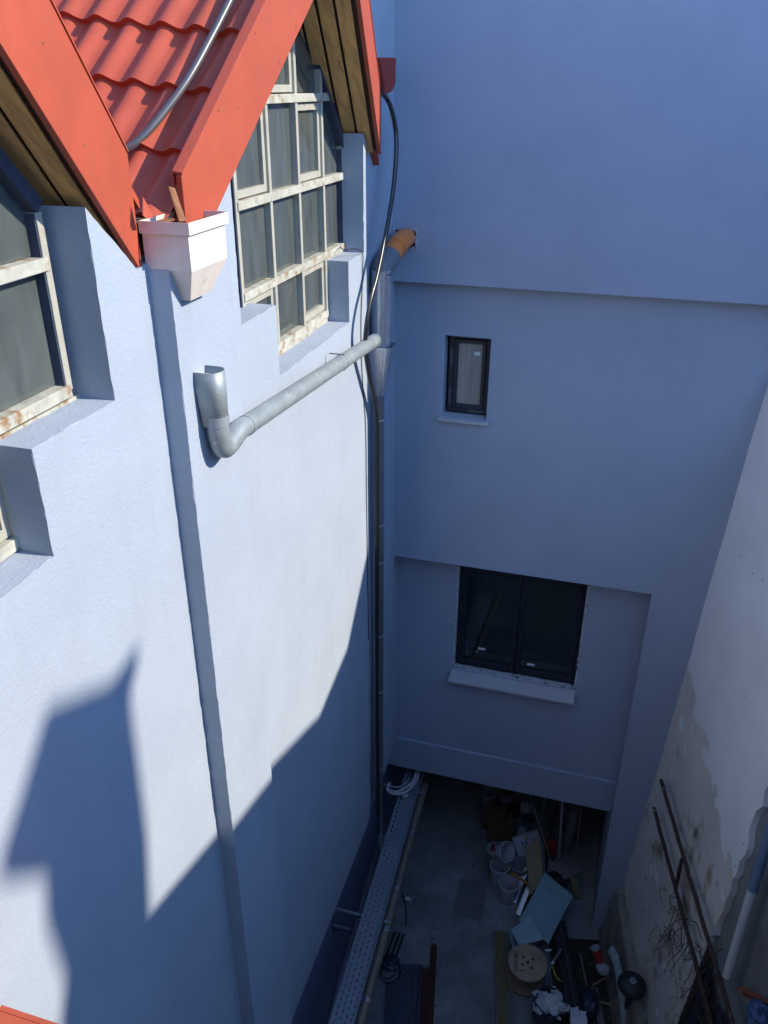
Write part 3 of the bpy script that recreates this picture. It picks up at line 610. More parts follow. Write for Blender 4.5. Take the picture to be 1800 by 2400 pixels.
# ================================================================== cable tray run at the foot of the left building
M['tray'] = mat('tray_steel', (.34, .37, .42), .42, metal=.45, var=.06, vs=4)
M['foil'] = mat('foil_wrap', (.30, .25, .20), .38, metal=.45, var=.12, vs=7, bump2=.4, bs2=14)
M['tape'] = mat('shiny_tape', (.75, .77, .8), .2, metal=.9, var=.1)
def tray(a, b, w, zz, label, group, par=None, flange=.05, m='tray', flip=1):
    a = Vector((a.x, a.y, zz)); b = Vector((b.x, b.y, zz)); L_ = (b-a).length; d = (b-a)/L_; x = Vector((d.y, -d.x, 0))
    T = thing('cable_tray', label, 'cable tray', tuple(a), group)
    mb = MB(); nc = 4; cw = (w-.03)/nc; pit = .088; sw, sl = .017, .042
    for c in range(nc):
        u0 = -w/2+.015+c*cw; n = int(L_/pit)
        off = (c % 2)*pit/2
        edges = [0.] + [off+pit*k for k in range(1, n)] + [L_]
        for k in range(len(edges)-1):
            v0, v1 = edges[k], edges[k+1]; um, vm = u0+cw/2, (v0+v1)/2
            P4 = lambda A, B, C, D: [a+x*A+d*C, a+x*B+d*C, a+x*B+d*D, a+x*A+d*D]
            O = P4(u0, u0+cw, v0, v1); I = P4(um-sw/2, um+sw/2, vm-sl/2, vm+sl/2)
            mb.add(O+I, [(0, 1, 5, 4), (1, 2, 6, 5), (2, 3, 7, 6), (3, 0, 4, 7)])
    s_ = mb.build('perforated_base', m, T, weld=False)
    for sg in (-1, 1):
        e = MB(); e.slab([a+x*sg*(w/2-.016), b+x*sg*(w/2-.016), b+x*sg*w/2, a+x*sg*w/2], (0, 0, .002))
        e.slab([a+x*sg*w/2, b+x*sg*w/2, b+x*sg*w/2+Vector((0, 0, flange)), a+x*sg*w/2+Vector((0, 0, flange))], x*sg*-.0025)
        e.build('side_flange', m, T)
    return T, a, b, d, x
ZT = 1.9
tl0, tr0 = G(zb(1100, 215), ZT), G(zb(1265, 165), ZT); tl1, tr1 = G(zb(500, 2212), ZT), G(zb(690, 2212), ZT)
c0, c1 = (tl0+tr0)/2, (tl1+tr1)/2; td = (c1-c0).normalized(); wT = .285
cj = (G(zb(780, 1318), ZT)+G(zb(905, 1345), ZT))/2; tj = (cj-c0).dot(td); cj = c0+td*tj
tray(c0-td*1.2, cj-td*.003, wT, ZT, 'perforated steel cable tray length running into the dark passage', None)
tray(cj+td*.003, c1+td*1.5, wT, ZT-.004, 'perforated steel cable tray length beside the stored trays and rusty bars', None)
tx = Vector((td.y, -td.x, 0)); tx = tx if tx.x > 0 else -tx
# insulated pipe slung under the tray
IP = thing('insulated_pipe', 'foil wrapped insulated pipe slung under the cable tray', 'pipe', tuple(G(zb(930, 1400), 1.7)))
ip = [G(zb(*p), 1.74) for p in ((1255, 240), (1200, 560), (1055, 1050), (965, 1420), (850, 1800), (770, 2060), (690, 2330), (560, 2760))]
ipc = G(zb(965, 1420), 1.74); ip = [ipc-td*2.6, ipc+td*3.2]; ip = [Vector((p.x, p.y, 1.74)) for p in ip]
MB().tube(ip, .062, 18).build('wrapped_run', 'foil', IP, smooth=True)
for p, r in (((1172, 570), .066), ((1050, 1045), .066), ((945, 1400), .069), ((790, 2010), .069)):
    c = G(zb(*p), 1.76); c = ip[0]+td*(c-ip[0]).dot(td); d_ = Vector((td.x, td.y, 0)); MB().tube([c-d_*.03, c+d_*.03], [r, r*1.03], 18).build('tape_band', 'tape', IP, smooth=True)
IQ = MB().tube([G(zb(985, 560), 1.62), G(zb(900, 700), 1.58), G(zb(560, 1900), 1.52), G(zb(430, 2400), 1.52)], .045, 14).build('lower_pipe', 'galv_dull', smooth=True)
tag(IQ, 'dull grey pipe hidden beside the tray close to the recessed wall', 'pipe')
for pa, z, grp in (((545, 1212), 1.84, 0), ((545, 1360), 1.45, 0), ((1000, 150), 1.84, 0)):
    e = G(zb(*pa), z); y = e.y
    x1_ = {1212: G(zb(1000, 1335), z).x, 1360: -2.28, 150: G(zb(1325, 190), z).x}[pa[1]]
    br = thing('tray_bracket', {1212: 'flat steel bracket arm carrying the tray at its joint', 1360: 'short steel bracket arm just below the tray joint', 150: 'steel bracket arm carrying the tray at the passage mouth'}[pa[1]], 'bracket', (-2.68, y, z))
    MB().box(-2.70, x1_, y-.02, y+.02, z-.006, z).build('arm', 'galv', br); MB().box(-2.685, -2.665, y-.03, y+.03, z-.16, z+.04).build('wall_plate', 'galv_dull', br); MB().bar((-2.67, y, z-.13), (x1_-.15, y, z-.01), .02, .012).build('strut', 'galv_dull', br)
M['whitecable'] = mat('white_cable', (.55, .53, .52), .6, var=.2, vs=20)
for k, (pts, r, lb) in enumerate(((((1265, -40), (1240, 20), (1212, 110), (1150, 165), (1070, 205), (1010, 190), (992, 165), (1010, 130)), .02, 'thicker white cable looping onto the tray end, inner one'),
                          (((1290, -40), (1262, 20), (1238, 100), (1170, 190), (1080, 225), (1010, 212), (985, 180), (1000, 135)), .02, 'thicker white cable looping onto the tray end, outer one'),
                          (((1175, 95), (1130, 145), (1070, 165), (1010, 160), (1000, 140)), .007, 'thin white wire looping beside the tray end'))):
    o = MB().tube(bez([G(zb(*p), 2.02) for p in pts], 7), r, 10).build('white_cable', 'whitecable', smooth=True); tag(o, lb, 'cable')
def lump(name, c, s, m, seed, amp=.25, parent=None, lv=3, fac=1.):
    r = random.Random(seed); bm = bmesh.new(); bmesh.ops.create_icosphere(bm, subdivisions=lv, radius=1)
    ks = [(Vector((r.uniform(-1, 1), r.uniform(-1, 1), r.uniform(-1, 1))).normalized(), r.uniform(2, 7), r.uniform(0, 6)) for _ in range(9)]
    for v in bm.verts:
        k = 1+amp*sum(abs(math.sin(d.dot(v.co)*f+p))-.6 for d, f, p in ks)/4; v.co = Vector((v.co.x*s[0], v.co.y*s[1], v.co.z*s[2]))*k
    me = bpy.data.meshes.new(name); bm.to_mesh(me); bm.free()
    zmin = min(v.co.z for v in me.vertices)
    me.transform(Matrix.Translation((0, 0, -zmin))); me.materials.append(M[m] if isinstance(m, str) else m)
    o = bpy.data.objects.new(name, me); COL.objects.link(o); put(o, c, parent); return o
o = lump('foam_blob', G(zb(1140, 250), ZT), (.05, .05, .035), 'foam', 4); tag(o, 'blob of cured pale foam sitting on the tray end', 'foam')

# ================================================================== things lying in the courtyard
M['plasticwhite'] = mat('dirty_white_plastic', (.50, .50, .53), .5, var=.08, vs=7, col2=(.33, .33, .34), ps=6, pt=.62, pw=.1, obj=True)
M['plasticgrey'] = mat('dirty_grey_plastic', (.33, .33, .36), .55, var=.12, vs=7, obj=True)
M['cement'] = mat('dried_cement', (.30, .30, .30), .9, var=.35, vs=9, col2=(.10, .11, .09), ps=8, pt=.55, pw=.1, obj=True)
M['board'] = mat('turquoise_foam_board', (.24, .38, .41), .8, var=.08, vs=4, col2=(.14, .28, .32), ps=7, pt=.66, pw=.05, bump=.2)
M['board2'] = mat('pale_turquoise_board', (.33, .47, .50), .8, var=.1, vs=4, bump=.2)
M['timber'] = mat('raw_timber', (.36, .27, .15), .8, var=.22, vs=5, stretch=(5, 1, 5), col2=(.20, .15, .09), ps=5, pt=.6, pw=.08)
M['oldtimber'] = mat('greenish_old_timber', (.20, .17, .075), .85, var=.3, vs=5, stretch=(5, 1, 5), col2=(.10, .09, .05), ps=5, pt=.58, pw=.08)
M['greytimber'] = mat('grey_timber', (.17, .165, .15), .85, var=.3, vs=5, stretch=(5, 1, 5))
M['rottimber'] = mat('rotten_dark_timber', (.032, .026, .020), .9, var=.5, vs=8, bump=.5, bs=40)
M['ply'] = mat('plywood', (.42, .31, .21), .75, var=.12, vs=6, col2=(.30, .22, .15), ps=4, pt=.62, pw=.12)
M['plydark'] = mat('plywood_lower', (.27, .19, .12), .8, var=.15, vs=6)
M['ink'] = mat('black_ink', (.015, .015, .018), .7); M['redink'] = mat('red_ink', (.30, .02, .015), .6); M['blueink'] = mat('blue_ink', (.03, .12, .36), .6); M['yellow'] = mat('yellow_plastic', (.55, .46, .03), .5)
M['navy'] = mat('dark_coated_steel', (.075, .09, .125), .5, metal=.3, var=.2, vs=6)
M['rebar'] = mat('rusty_rebar', (.085, .032, .018), .85, var=.4, vs=20, bump=.6, bs=120)
M['blacksteel'] = mat('black_steel', (.022, .023, .026), .5, var=.3, vs=10)
M['card'] = mat('brown_cardboard', (.16, .10, .055), .85, var=.15, vs=5)
M['bag'] = mat('dark_plastic_bag', (.045, .05, .075), .25, var=.3, vs=6, bump2=.6, bs2=16)
M['chunk'] = mat('white_offcut', (.56, .58, .58), .85, var=.12, vs=12)
M['paper'] = mat('white_paper', (.66, .67, .72), .7, var=.03)
M['alu'] = mat('aluminium_profile', (.52, .55, .58), .35, metal=.6, var=.06)
M['redplastic'] = mat('faded_red_plastic', (.36, .03, .03), .5, var=.2, vs=9)
M['pinkboard'] = mat('pinkish_sheet', (.22, .16, .18), .7, var=.12)
M['rustpipe'] = mat('rusty_pipe', (.055, .030, .025), .8, var=.35, vs=14, col2=(.36, .36, .38), ps=9, pt=.66, pw=.03, bump=.5, bs=60)
M['soil'] = mat('damp_soil', (.040, .034, .027), .95, var=.4, vs=6, bump2=.8, bs2=14)
M['stone'] = mat('small_stones', (.13, .12, .10), .9, var=.4, vs=9)
M['vine'] = mat('dry_vine', (.075, .055, .030), .9, var=.3, vs=9)
M['tealpipe'] = mat('grey_green_pipe', (.30, .36, .36), .6, var=.15, vs=6)
M['bluedrum'] = mat('blue_drum', (.05, .13, .30), .55, var=.2, vs=4)
def axis_m(c, d, spin=0.): return Matrix.Translation(c) @ Vector(d).to_track_quat('Z', 'Y').to_matrix().to_4x4() @ Matrix.Rotation(spin, 4, 'Z')
def bucket(c, d, label, m='plasticwhite', h=.36, r0=.128, r1=.158, fill=.10, fm='cement', handle=True, grp=None):
    mw = axis_m(c, d); T = thing('bucket', label, 'bucket', c, grp)
    MB().lathe([(.001, 0), (r0, 0), (r0+.002, .004), (r1, h), (r1-.005, h), (r0-.003, .006), (.001, .006)], 30, mw).build('bucket_body', m, T, smooth=True)
    MB().lathe([(r1-.006, h-.004), (r1+.008, h-.004), (r1+.008, h-.018), (r1-.002, h-.018), (r1-.002, h+.004), (r1-.006, h+.004)], 30, mw, False).build('rim', m, T, smooth=True)
    rf = r0+(r1-r0)*fill/h-.006
    if fill: MB().lathe([(.001, fill-.002), (rf*.6, fill), (rf, fill+.015), (rf, fill-.02), (.001, fill-.02)], 24, mw, False).build('residue', fm, T, smooth=True)
    if handle:
        pts = [mw @ Vector((r1*1.05*math.cos(a), -.02-(r1*.9)*math.sin(a)*.9, h-.05-.10*math.sin(a))) for a in [math.pi*k/12 for k in range(13)]]
        MB().tube(pts, .003, 6).build('wire_handle', 'galv_dull', T)
    return T, mw
bk = lambda p, h=.36: (lambda q: Vector((q.x, q.y, 0)))(G(z6(*p), h))
bucket(bk((873, 815)), (.02, .02, 1), 'empty whitish bucket standing alone with its mouth open, beside the orange stick', fill=.03)
bucket(bk((822, 708)), (0, 0, 1), 'white bucket holding up the tipped printed bucket', fill=.1)
bd = Vector((.70, -.43, .55)).normalized(); bc = G(z6(868, 630), .62) - bd*.36
TB, mwB = bucket(bc, bd, 'tipped white bucket with black lettering and red block on its side', fill=.08, handle=False)
def onbucket(mw, ang, h0, h1, a2, m, par, name):      # printed patch hugging the side
    mb = MB(); n = 6
    rr = lambda h: .128+.03*h/.36+.0015
    vs = [mw @ Vector((rr(h)*math.cos(ang+(a2-ang)*k/n), rr(h)*math.sin(ang+(a2-ang)*k/n), h)) for h in (h0, h1) for k in range(n+1)]
    mb.add(vs, [(k, k+1, n+2+k, n+1+k) for k in range(n)]); return mb.build(name, m, par)
# find the side of the bucket that faces the lens and print there
inv = mwB.inverted().to_3x3(); cl_ = inv @ (CAM-bc); a0 = math.atan2(cl_.y, cl_.x); dn = inv @ Vector((-.2, -.6, -.4)); a1 = math.atan2(dn.y, dn.x)
a1 = a0-.35
onbucket(mwB, a1-.30, .10, .19, a1+.55, 'redink', TB, 'red_print')
for k in range(6): onbucket(mwB, a1-.62+.10*k, .20, .27 if k % 2 else .285, a1-.58+.10*k, 'ink', TB, 'black_lettering')
for k in range(3): onbucket(mwB, a1+.12+.15*k, .20, .25, a1+.22+.15*k, 'ink', TB, 'black_lettering')
bucket(bk((938, 700)), (0, 0, 1), 'greyish bucket half hidden behind the cement sack and planks', m='plasticgrey')
bucket(bk((757, 262)), (0, 0, 1), 'bluish bucket deep under the overhang, beside the one with yellow-green contents', m='plasticgrey')
M['slime'] = mat('yellow_green_residue', (.20, .20, .04), .8, var=.3)
bucket(bk((862, 262)), (0, 0, 1), 'bucket with yellow-green contents deep under the overhang', m='plasticgrey', fill=.33, fm='slime')
# cement sack
def pillow(c, lx, ly, lz, mw, name, m, par, seed=1):
    r = random.Random(seed); mb = MB(); n = 14; vs = []
    for sgn in (1, -1):
        for i in range(n+1):
            for j in range(n+1):
                u, v = i/n*2-1, j/n*2-1; b = ((1-u*u)*(1-v*v))**.38
                vs.append(mw @ Vector((u*lx/2*(1-.04*v*v), v*ly/2*(1-.05*u*u), sgn*lz/2*b + .012*math.sin(5*u+seed)*math.sin(4*v+2*seed))))
    N_ = (n+1)**2
    fs = [(s*N_+i*(n+1)+j, s*N_+(i+1)*(n+1)+j, s*N_+(i+1)*(n+1)+j+1, s*N_+i*(n+1)+j+1) for s in (0, 1) for i in range(n) for j in range(n)]
    return mb.add(vs, fs).build(name, m, par, smooth=True)
M['sack'] = mat('white_sack_paper', (.50, .52, .54), .7, var=.06, vs=9, bump2=.5, bs2=12)
sc = G(z6(995, 590), .36); SK = thing('cement_sack', 'white paper sack with blue letters and a yellow dot, leaning behind the planks', 'sack', (sc.x, sc.y, .1))
sx = (G(z6(1080, 555), .40)-G(z6(905, 615), .40)).normalized(); sn = Vector((.1, -.62, .78)); sy = sn.cross(sx).normalized(); sn = sx.cross(sy)
smw = Matrix((( sx.x, sy.x, sn.x, sc.x), (sx.y, sy.y, sn.y, sc.y), (sx.z, sy.z, sn.z, sc.z), (0, 0, 0, 1)))
pillow(sc, .50, .40, .15, smw, 'sack_body', 'sack', SK)
text('ZH', .15, 'blueink', SK, smw @ Matrix.Translation((-.10, 0, .079)) @ Matrix.Rotation(-1.5, 4, 'Z'))
MB().lathe([(.001, 0), (.03, 0), (.03, .001), (.001, .001)], 20, smw @ Matrix.Translation((-.02, .12, .072))).build('yellow_dot', 'yellow', SK)
# boards and sticks
def plank(a, za, b, zb2, w, t, m, name, label, cat='plank', up=(0, 0, 1), group=None):
    A, B = G(z6(*a), za), G(z6(*b), zb2); o = MB().bar(A, B, w, t, up).build(name, m, bevel=.003); return tag(o, label, cat, group)
plank((998, 590), .62, (1022, 885), .30, .135, .025, 'timber', 'plank', 'pale raw plank leaning over the cement sack in front of the others')
plank((1040, 545), .66, (1062, 830), .33, .11, .025, 'timber', 'plank', 'pale raw plank lying partly under another one over the sack')
plank((1075, 620), .45, (1085, 800), .25, .06, .04, 'greytimber', 'timber_batten', 'grey batten beside the raw planks')
plank((888, 752), .39, (1000, 828), .44, .045, .02, 'timber', 'orange_stick', 'orange-brown stick lying across the bucket mouth', 'stick')
bpy.data.objects['orange_stick'].data.materials[0] = mat('orange_wood', (.42, .20, .05), .7, var=.1)
for (a, b), lb in ((((985, 725), (905, 932)), 'aluminium channel lying nearest the open bucket'), (((1003, 822), (930, 1006)), 'aluminium channel lying against the turquoise board')):
    A, B = G(z6(*a), .30), G(z6(*b), .06); d = (B-A).normalized(); x = d.cross(Vector((0, 0, 1))).normalized()
    T = thing('metal_channel', lb, 'channel', tuple(B)); MB().bar(A, B, .07, .004).build('web', 'alu', T)
    for s in (-1, 1): MB().bar(A+x*s*.034+Vector((0, 0, .018)), B+x*s*.034+Vector((0, 0, .018)), .005, .036).build('lip', 'alu', T)
def sheet(cs, zs, t, m, name, label, cat):
    pts = [G(z6(*c), z) for c, z in zip(cs, zs)]; n = (pts[1]-pts[0]).cross(pts[2]-pts[0]).normalized(); n = n if n.z > 0 else -n
    # ragged outline
    out = []; r = random.Random(len(label))
    for i, p in enumerate(pts):
        q = pts[(i+1) % len(pts)]
        for k in range(6): out.append(p.lerp(q, k/6)+Vector((r.uniform(-.006, .006), r.uniform(-.006, .006), 0)))
    return tag(MB().slab(out, -n*t).build(name, m, bevel=.003), label, cat)
sheet([(1090, 750), (1258, 893), (1112, 1178), (935, 1042)], (.50, .46, .30, .34), .03, 'board', 'foam_board', 'large turquoise insulation board lying on the rubbish heap', 'board')
sheet([(886, 1095), (1005, 1006), (1086, 1150), (938, 1192)], (.42, .445, .42, .395), .03, 'board2', 'foam_board', 'small cut turquoise insulation board on top of the large one', 'board')
sheet([(868, 1105), (890, 1100), (925, 1210), (900, 1215)], (.2, .2, .2, .2), .012, 'board', 'foam_strip', 'narrow turquoise offcut strip beside the cable drum', 'board')
sheet([(1108, 675), (1312, 745), (1188, 810), (1105, 765)], (.30, .30, .25, .27), .012, 'pinkboard', 'pinkish_sheet', 'pinkish sheet lying beside the pier behind the turquoise board', 'sheet')
# cable drum
tc = G(z6(987, 1293), .42); bcn = G(z6(970, 1378), .06); rD = 116/2.5523*(tc-CAM).dot(cF)/FPX; rD2 = 113/2.5523*(bcn-CAM).dot(cF)/FPX
da = (tc-bcn).normalized(); dm = axis_m(bcn, da, 0); Ld = (tc-bcn).length
CD = thing('cable_drum', 'empty plywood cable drum with stencilled flange and five holes', 'cable drum', (bcn.x, bcn.y, 0))
MB().lathe([(.001, -.012), (rD2, -.012), (rD2, .012), (.001, .012)], 48, dm).build('lower_flange', 'plydark', CD, smooth=True)
MB().lathe([(.09, .012), (.09, Ld-.012)], 32, dm).build('barrel', 'plydark', CD, smooth=True)
MB().lathe([(.001, Ld-.013), (rD, Ld-.013), (rD, Ld+.013), (.001, Ld+.013)], 48, dm).build('upper_flange', 'ply', CD, smooth=True)
tw = dm.to_3x3(); fx = (tw.inverted() @ cR0); sp_ = math.atan2(fx.y, fx.x); dt = dm @ Matrix.Rotation(sp_, 4, 'Z') @ Matrix.Translation((0, 0, Ld+.0138))
sc_ = rD/116
for hx, hy, hr in ((0, 0, .020), (-20, 33, .018), (33, 18, .018), (-33, -12, .018), (20, -34, .018)):
    MB().lathe([(.001, 0), (hr, 0), (hr, .0008), (.001, .0008)], 20, dt @ Matrix.Translation((hx*sc_, hy*sc_, 0))).build('bolt_hole', 'ink', CD)
text('CONDUCTOR CABLES CE', .075, 'ink', CD, dt @ Matrix.Translation((-70*sc_, 5*sc_, 0)) @ Matrix.Rotation(math.radians(82), 4, 'Z') @ Matrix.Diagonal((.36, 1, 1, 1)))
A_ = dt @ Matrix.Translation((-42*sc_, -50*sc_, 0)); am = MB(); am.v = []; am.box(-.01, .05, -.004, .004, 0, .0008); am.box(-.024, -.008, -.012, .012, 0, .0008); am.box(.05, .057, -.011, .011, 0, .0008); am.v = [A_ @ v for v in am.v]; am.build('rolling_arrow', 'ink', CD)
# long boards on the floor left of the drum
for a, b, w, z, m, lb in (((822, 1105), (842, 1700), .15, .045, 'oldtimber', 'wide yellowish old board on the floor beside the cable drum'), ((787, 1112), (806, 1700), .045, .04, 'greytimber', 'narrow grey lath along the left of the yellowish board'), ((872, 1110), (905, 1700), .06, .05, 'greytimber', 'grey lath squeezed between the yellowish board and the drum')):
    plank(a, z/2, b, z/2, w, z, m, 'floor_board', lb, 'board')
# perforated tray lengths stored on the floor, bars and rebar
for (a, b, w, z, lb) in (((265, 1300), (235, 1700), .205, .03, 'stored perforated tray length lying under its neighbour'), ((330, 1300), (312, 1700), .12, .06, 'stored narrow perforated tray length beside the rusty bars'), ((175, 1410), (160, 1700), .15, .055, 'stored short perforated tray length nearest the insulated pipe')):
    A, B = G(z6(*a), z), G(z6(*b), z); tray(A, B, w, z, lb, None, flange=-.028, m='navy')
R2 = random.Random(5)
for k in range(20):
    x = 335+k*5.6; y = [1330, 1310, 1345, 1325][k % 4] if k < 13 else [1180, 1195, 1188][k % 3]
    if k in (14, ): continue
    A, B = G(z6(x+R2.uniform(-2, 2), y), .012), G(z6(x-28+R2.uniform(-4, 4), 1720), .012+.012*(k % 2))
    o = MB().tube([A, B], R2.uniform(.010, .014), 8).build('rebar', 'rebar', smooth=True)
    tag(o, 'long rusty steel bar in the bundle beside the stored trays' if k < 13 else 'rusty steel bar sticking out beyond the rest of the bundle', 'steel bar', 'rusty bars laid in a bundle' if k < 13 else 'longer rusty bars at the edge of the bundle')
for k, (xa, xb_) in enumerate(((165, 105), (193, 135), (221, 165), (247, 196))):
    A, B = G(z6(xa, 1105+k*5), .015), G(z6(xb_-22, 1330), .015)
    o = MB().bar(A, B, .03, .03).build('square_bar', 'blacksteel', bevel=.002); tag(o, 'black square steel bar in the row beside the insulated pipe', 'steel bar', 'black square bars in a row')
cc = G(z6(160, 1345), .02); CO = thing('wire_coil', 'loose coil of black wire with a dark bag beside the stored trays', 'coil', (cc.x, cc.y, 0))
for k in range(5):
    r = .115+.012*k; c = cc+Vector((R2.uniform(-.03, .03), R2.uniform(-.03, .03), .01+.012*k)); MB().tube([c+Vector((r*math.cos(a), r*1.2*math.sin(a), .012*math.sin(2*a+k))) for a in [2*math.pi*q/24 for q in range(25)]], .0045, 6).build('wire_loop', 'rubber', CO)
o = lump('crumpled_bag', (cc.x-.02, cc.y+.1, 0), (.14, .12, .07), 'bag', 8, .35); tag(o, 'crumpled dark bag lying inside the wire coil', 'bag')
for k, (p, r) in enumerate((((270, 915), .05), ((300, 900), .035), ((285, 935), .03))):
    o = lump('crumpled_wrapper', G(z6(*p), 0), (r, r*.7, .02), 'sticker' if k < 1 else 'plasticgrey', 20+k, .5); tag(o, ['largest pale crumpled wrapper on the concrete floor', 'smaller crumpled wrapper beside the pale one', 'smallest scrap of wrapper on the floor'][k], 'wrapper')
o = MB().tube(bez([G(z6(*p), .012) for p in ((215, 835), (235, 880), (255, 940), (262, 1010), (258, 1070))], 5), .009, 8).build('floor_hose', 'rubber', smooth=True); tag(o, 'short black hose lying on the concrete floor by the tray', 'hose')
# expanded metal sheet on the floor
cs = [G(z6(*p), .008) for p in ((585, 788), (745, 812), (718, 1045), (532, 997))]
mm = MB(); n1, n2 = 16, 18
bl_ = lambda u, v: cs[0].lerp(cs[1], u).lerp(cs[3].lerp(cs[2], u), v)
for k in range(-n1, n2):
    for sg in (0, 1):
        ua, va, ub, vb = (k/n1, 0., k/n1+1., 1.) if sg == 0 else (1-k/n1, 0., -k/n1, 1.)
        lo_, hi_ = 0., 1.
        for a_, b_ in ((ua, ub),):
            if abs(b_-a_) > 1e-9:
                t0, t1 = (0-a_)/(b_-a_), (1-a_)/(b_-a_); t0, t1 = min(t0, t1), max(t0, t1); lo_, hi_ = max(lo_, t0), min(hi_, t1)
        if hi_-lo_ < .02: continue
        mm.bar(bl_(ua+(ub-ua)*lo_, va+(vb-va)*lo_), bl_(ua+(ub-ua)*hi_, va+(vb-va)*hi_), .0035, .003)
tag(mm.build('metal_mesh_sheet', 'greypvc'), 'piece of expanded metal mesh lying flat on the floor', 'mesh')
# cardboard, jugs and bags under the overhang
def box_thing(c, sx_, sy_, sz_, rz, m, name, label, cat, flap=True):
    T = thing(name, label, cat, c); mw = Matrix.Translation(c) @ Matrix.Rotation(rz, 4, 'Z')
    mb = MB().box(-sx_/2, sx_/2, -sy_/2, sy_/2, 0, sz_); mb.v = [mw @ v for v in mb.v]; mb.build('box_body', m, T, bevel=.004)
    if flap:
        for s in (-1, 1):
            f = MB().slab([(s*sx_/2, -sy_/2, sz_), (s*sx_/2, sy_/2, sz_), (s*(sx_/2-.04), sy_/2, sz_+.012), (s*(sx_/2-.22*sx_*1.8), -sy_/2, sz_+.006)], (0, 0, .004)); f.v = [mw @ v for v in f.v]; f.build('flap', m, T)
    return T
c = G(z6(825, 470), .2); box_thing((c.x, c.y, 0), .42, .40, .30, .15, 'card', 'cardboard_box', 'brown cardboard box in the dim passage behind the buckets', 'box')
c = G(z6(790, 400), .4); box_thing((c.x, c.y+.1, 0), .36, .30, .38, -.1, 'card', 'cardboard_box', 'taller brown cardboard box behind another one in the passage', 'box')
for k, (p, s, m, lb) in enumerate((((975, 390), (.10, .08, .12), 'plasticwhite', 'pale crumpled plastic bag in the passage, deepest one'), ((1005, 400), (.08, .06, .13), 'plasticgrey', 'greyish crumpled plastic bag beside the pale one'), ((985, 440), (.10, .08, .08), 'bag', 'dark bluish crumpled bag above the white jug'), ((880, 400), (.16, .14, .12), 'rottimber', 'dark heap of rags between box and bags'))):
    o = lump('crumpled_bag', G(z6(*p), .05)-Vector((0, 0, .05)), s, m, 40+k, .35); tag(o, lb, 'bag' if k < 3 else 'rags')
c = G(z6(955, 500), .15); JG = thing('plastic_jug', 'white plastic jug with blue lower half behind the sack', 'jug', (c.x, c.y, 0))
MB().lathe([(.001, 0), (.075, 0), (.08, .02), (.08, .17), (.06, .21), (.025, .24), (.025, .28), (.001, .28)], 20, Matrix.Translation((c.x, c.y, 0))).build('jug_body', 'plasticwhite', JG, smooth=True)
MB().lathe([(.028, .265), (.028, .295), (.001, .295)], 16, Matrix.Translation((c.x, c.y, 0)), False).build('cap', 'blueink', JG, smooth=True)
# poles leaning in the mouth of the passage
def pole(a, za, b, yb, r, m, name, label, cat='pole'):
    A, B = G(z6(*a), za), onY(*z6(*b), yb); d = (B-A).normalized(); B = B+d*.5; 
    if B.z > 2.12: B = A+d*((2.12-A.z)/d.z)
    return tag(MB().tube([A, B], r, 12).build(name, m, smooth=True), label, cat)
M['polewhite'] = mat('white_pole', (.42, .42, .44), .6, var=.1); M['polepink'] = mat('pinkish_stick', (.30, .20, .19), .7, var=.1)
pole((1172, 668), .06, (1195, 340), 9.75, .020, 'polewhite', 'white_pole', 'whitish pole leaning upright in the mouth of the passage')
pole((1150, 762), .10, (1005, 300), 9.9, .011, 'polepink', 'thin_stick', 'long thin pinkish stick leaning across the poles', 'stick')
pole((1062, 510), .1, (1088, 318), 9.9, .018, 'greypvc', 'grey_pole', 'grey pole leaning behind the sack')
pole((1120, 540), .1, (1165, 330), 9.95, .02, 'blacksteel', 'dark_pole', 'dark pole leaning between the grey pole and the whitish one')
pole((1100, 480), .1, (1150, 345), 10.0, .012, 'greytimber', 'timber_batten', 'thin timber batten among the leaning poles', 'batten')
pole((1275, 690), .05, (1295, 470), 9.75, .012, 'polepink', 'thin_stick', 'short thin stick standing beside the pier', 'stick')
a_, b_ = G(z6(1213, 640), .03), onY(*z6(1268, 375), 9.8); dd = b_-a_
DU = thing('ribbed_duct', 'grey ribbed flexible duct leaning beside the whitish pole', 'duct', tuple(a_))
pth = [a_+dd*(k/60) for k in range(61)]; MB().tube(pth, [.062+.005*(k % 2) for k in range(61)], 14).build('ribbed_hose', 'greypvc', DU, smooth=False); MB().tube([a_-dd.normalized()*.02, a_+dd.normalized()*.06], .072, 16).build('end_collar', 'plasticgrey', DU, smooth=True)
c = G(z6(1125, 610), .15); RC = thing('red_canister', 'dim red canister standing among the poles', 'canister', (c.x, c.y, 0))
MB().box(c.x-.09, c.x+.09, c.y-.07, c.y+.07, 0, .30).build('canister_body', 'redplastic', RC, bevel=.02); MB().tube([(c.x-.05, c.y, .30), (c.x-.05, c.y, .34), (c.x+.05, c.y, .34), (c.x+.05, c.y, .30)], .012, 8).build('grip', 'redplastic', RC)
plank((1262, 775), .3, (1285, 900), .08, .12, .02, 'oldtimber', 'plank', 'brown plank end leaning at the foot of the pier')
# under and around the turquoise boards: dark rubbish supports them
for k, (p, s) in enumerate((((1010, 840), (.10, .09, .12)), ((1090, 960), (.26, .30, .20)), ((1140, 860), (.2, .2, .2)), ((1020, 1090), (.16, .13, .15)), ((1060, 680), (.2, .2, .16)))):
    o = lump('rubbish_heap', G(z6(*p), .1)-Vector((0, 0, .1)), s, 'rottimber', 60+k, .3); tag(o, ['dark rubbish heap under the planks', 'dark rubbish heap carrying the large turquoise board', 'dark rubbish heap beside the pier foot', 'dark rubbish heap under the small turquoise board', 'dark rubbish heap under the sack'][k], 'rubbish')
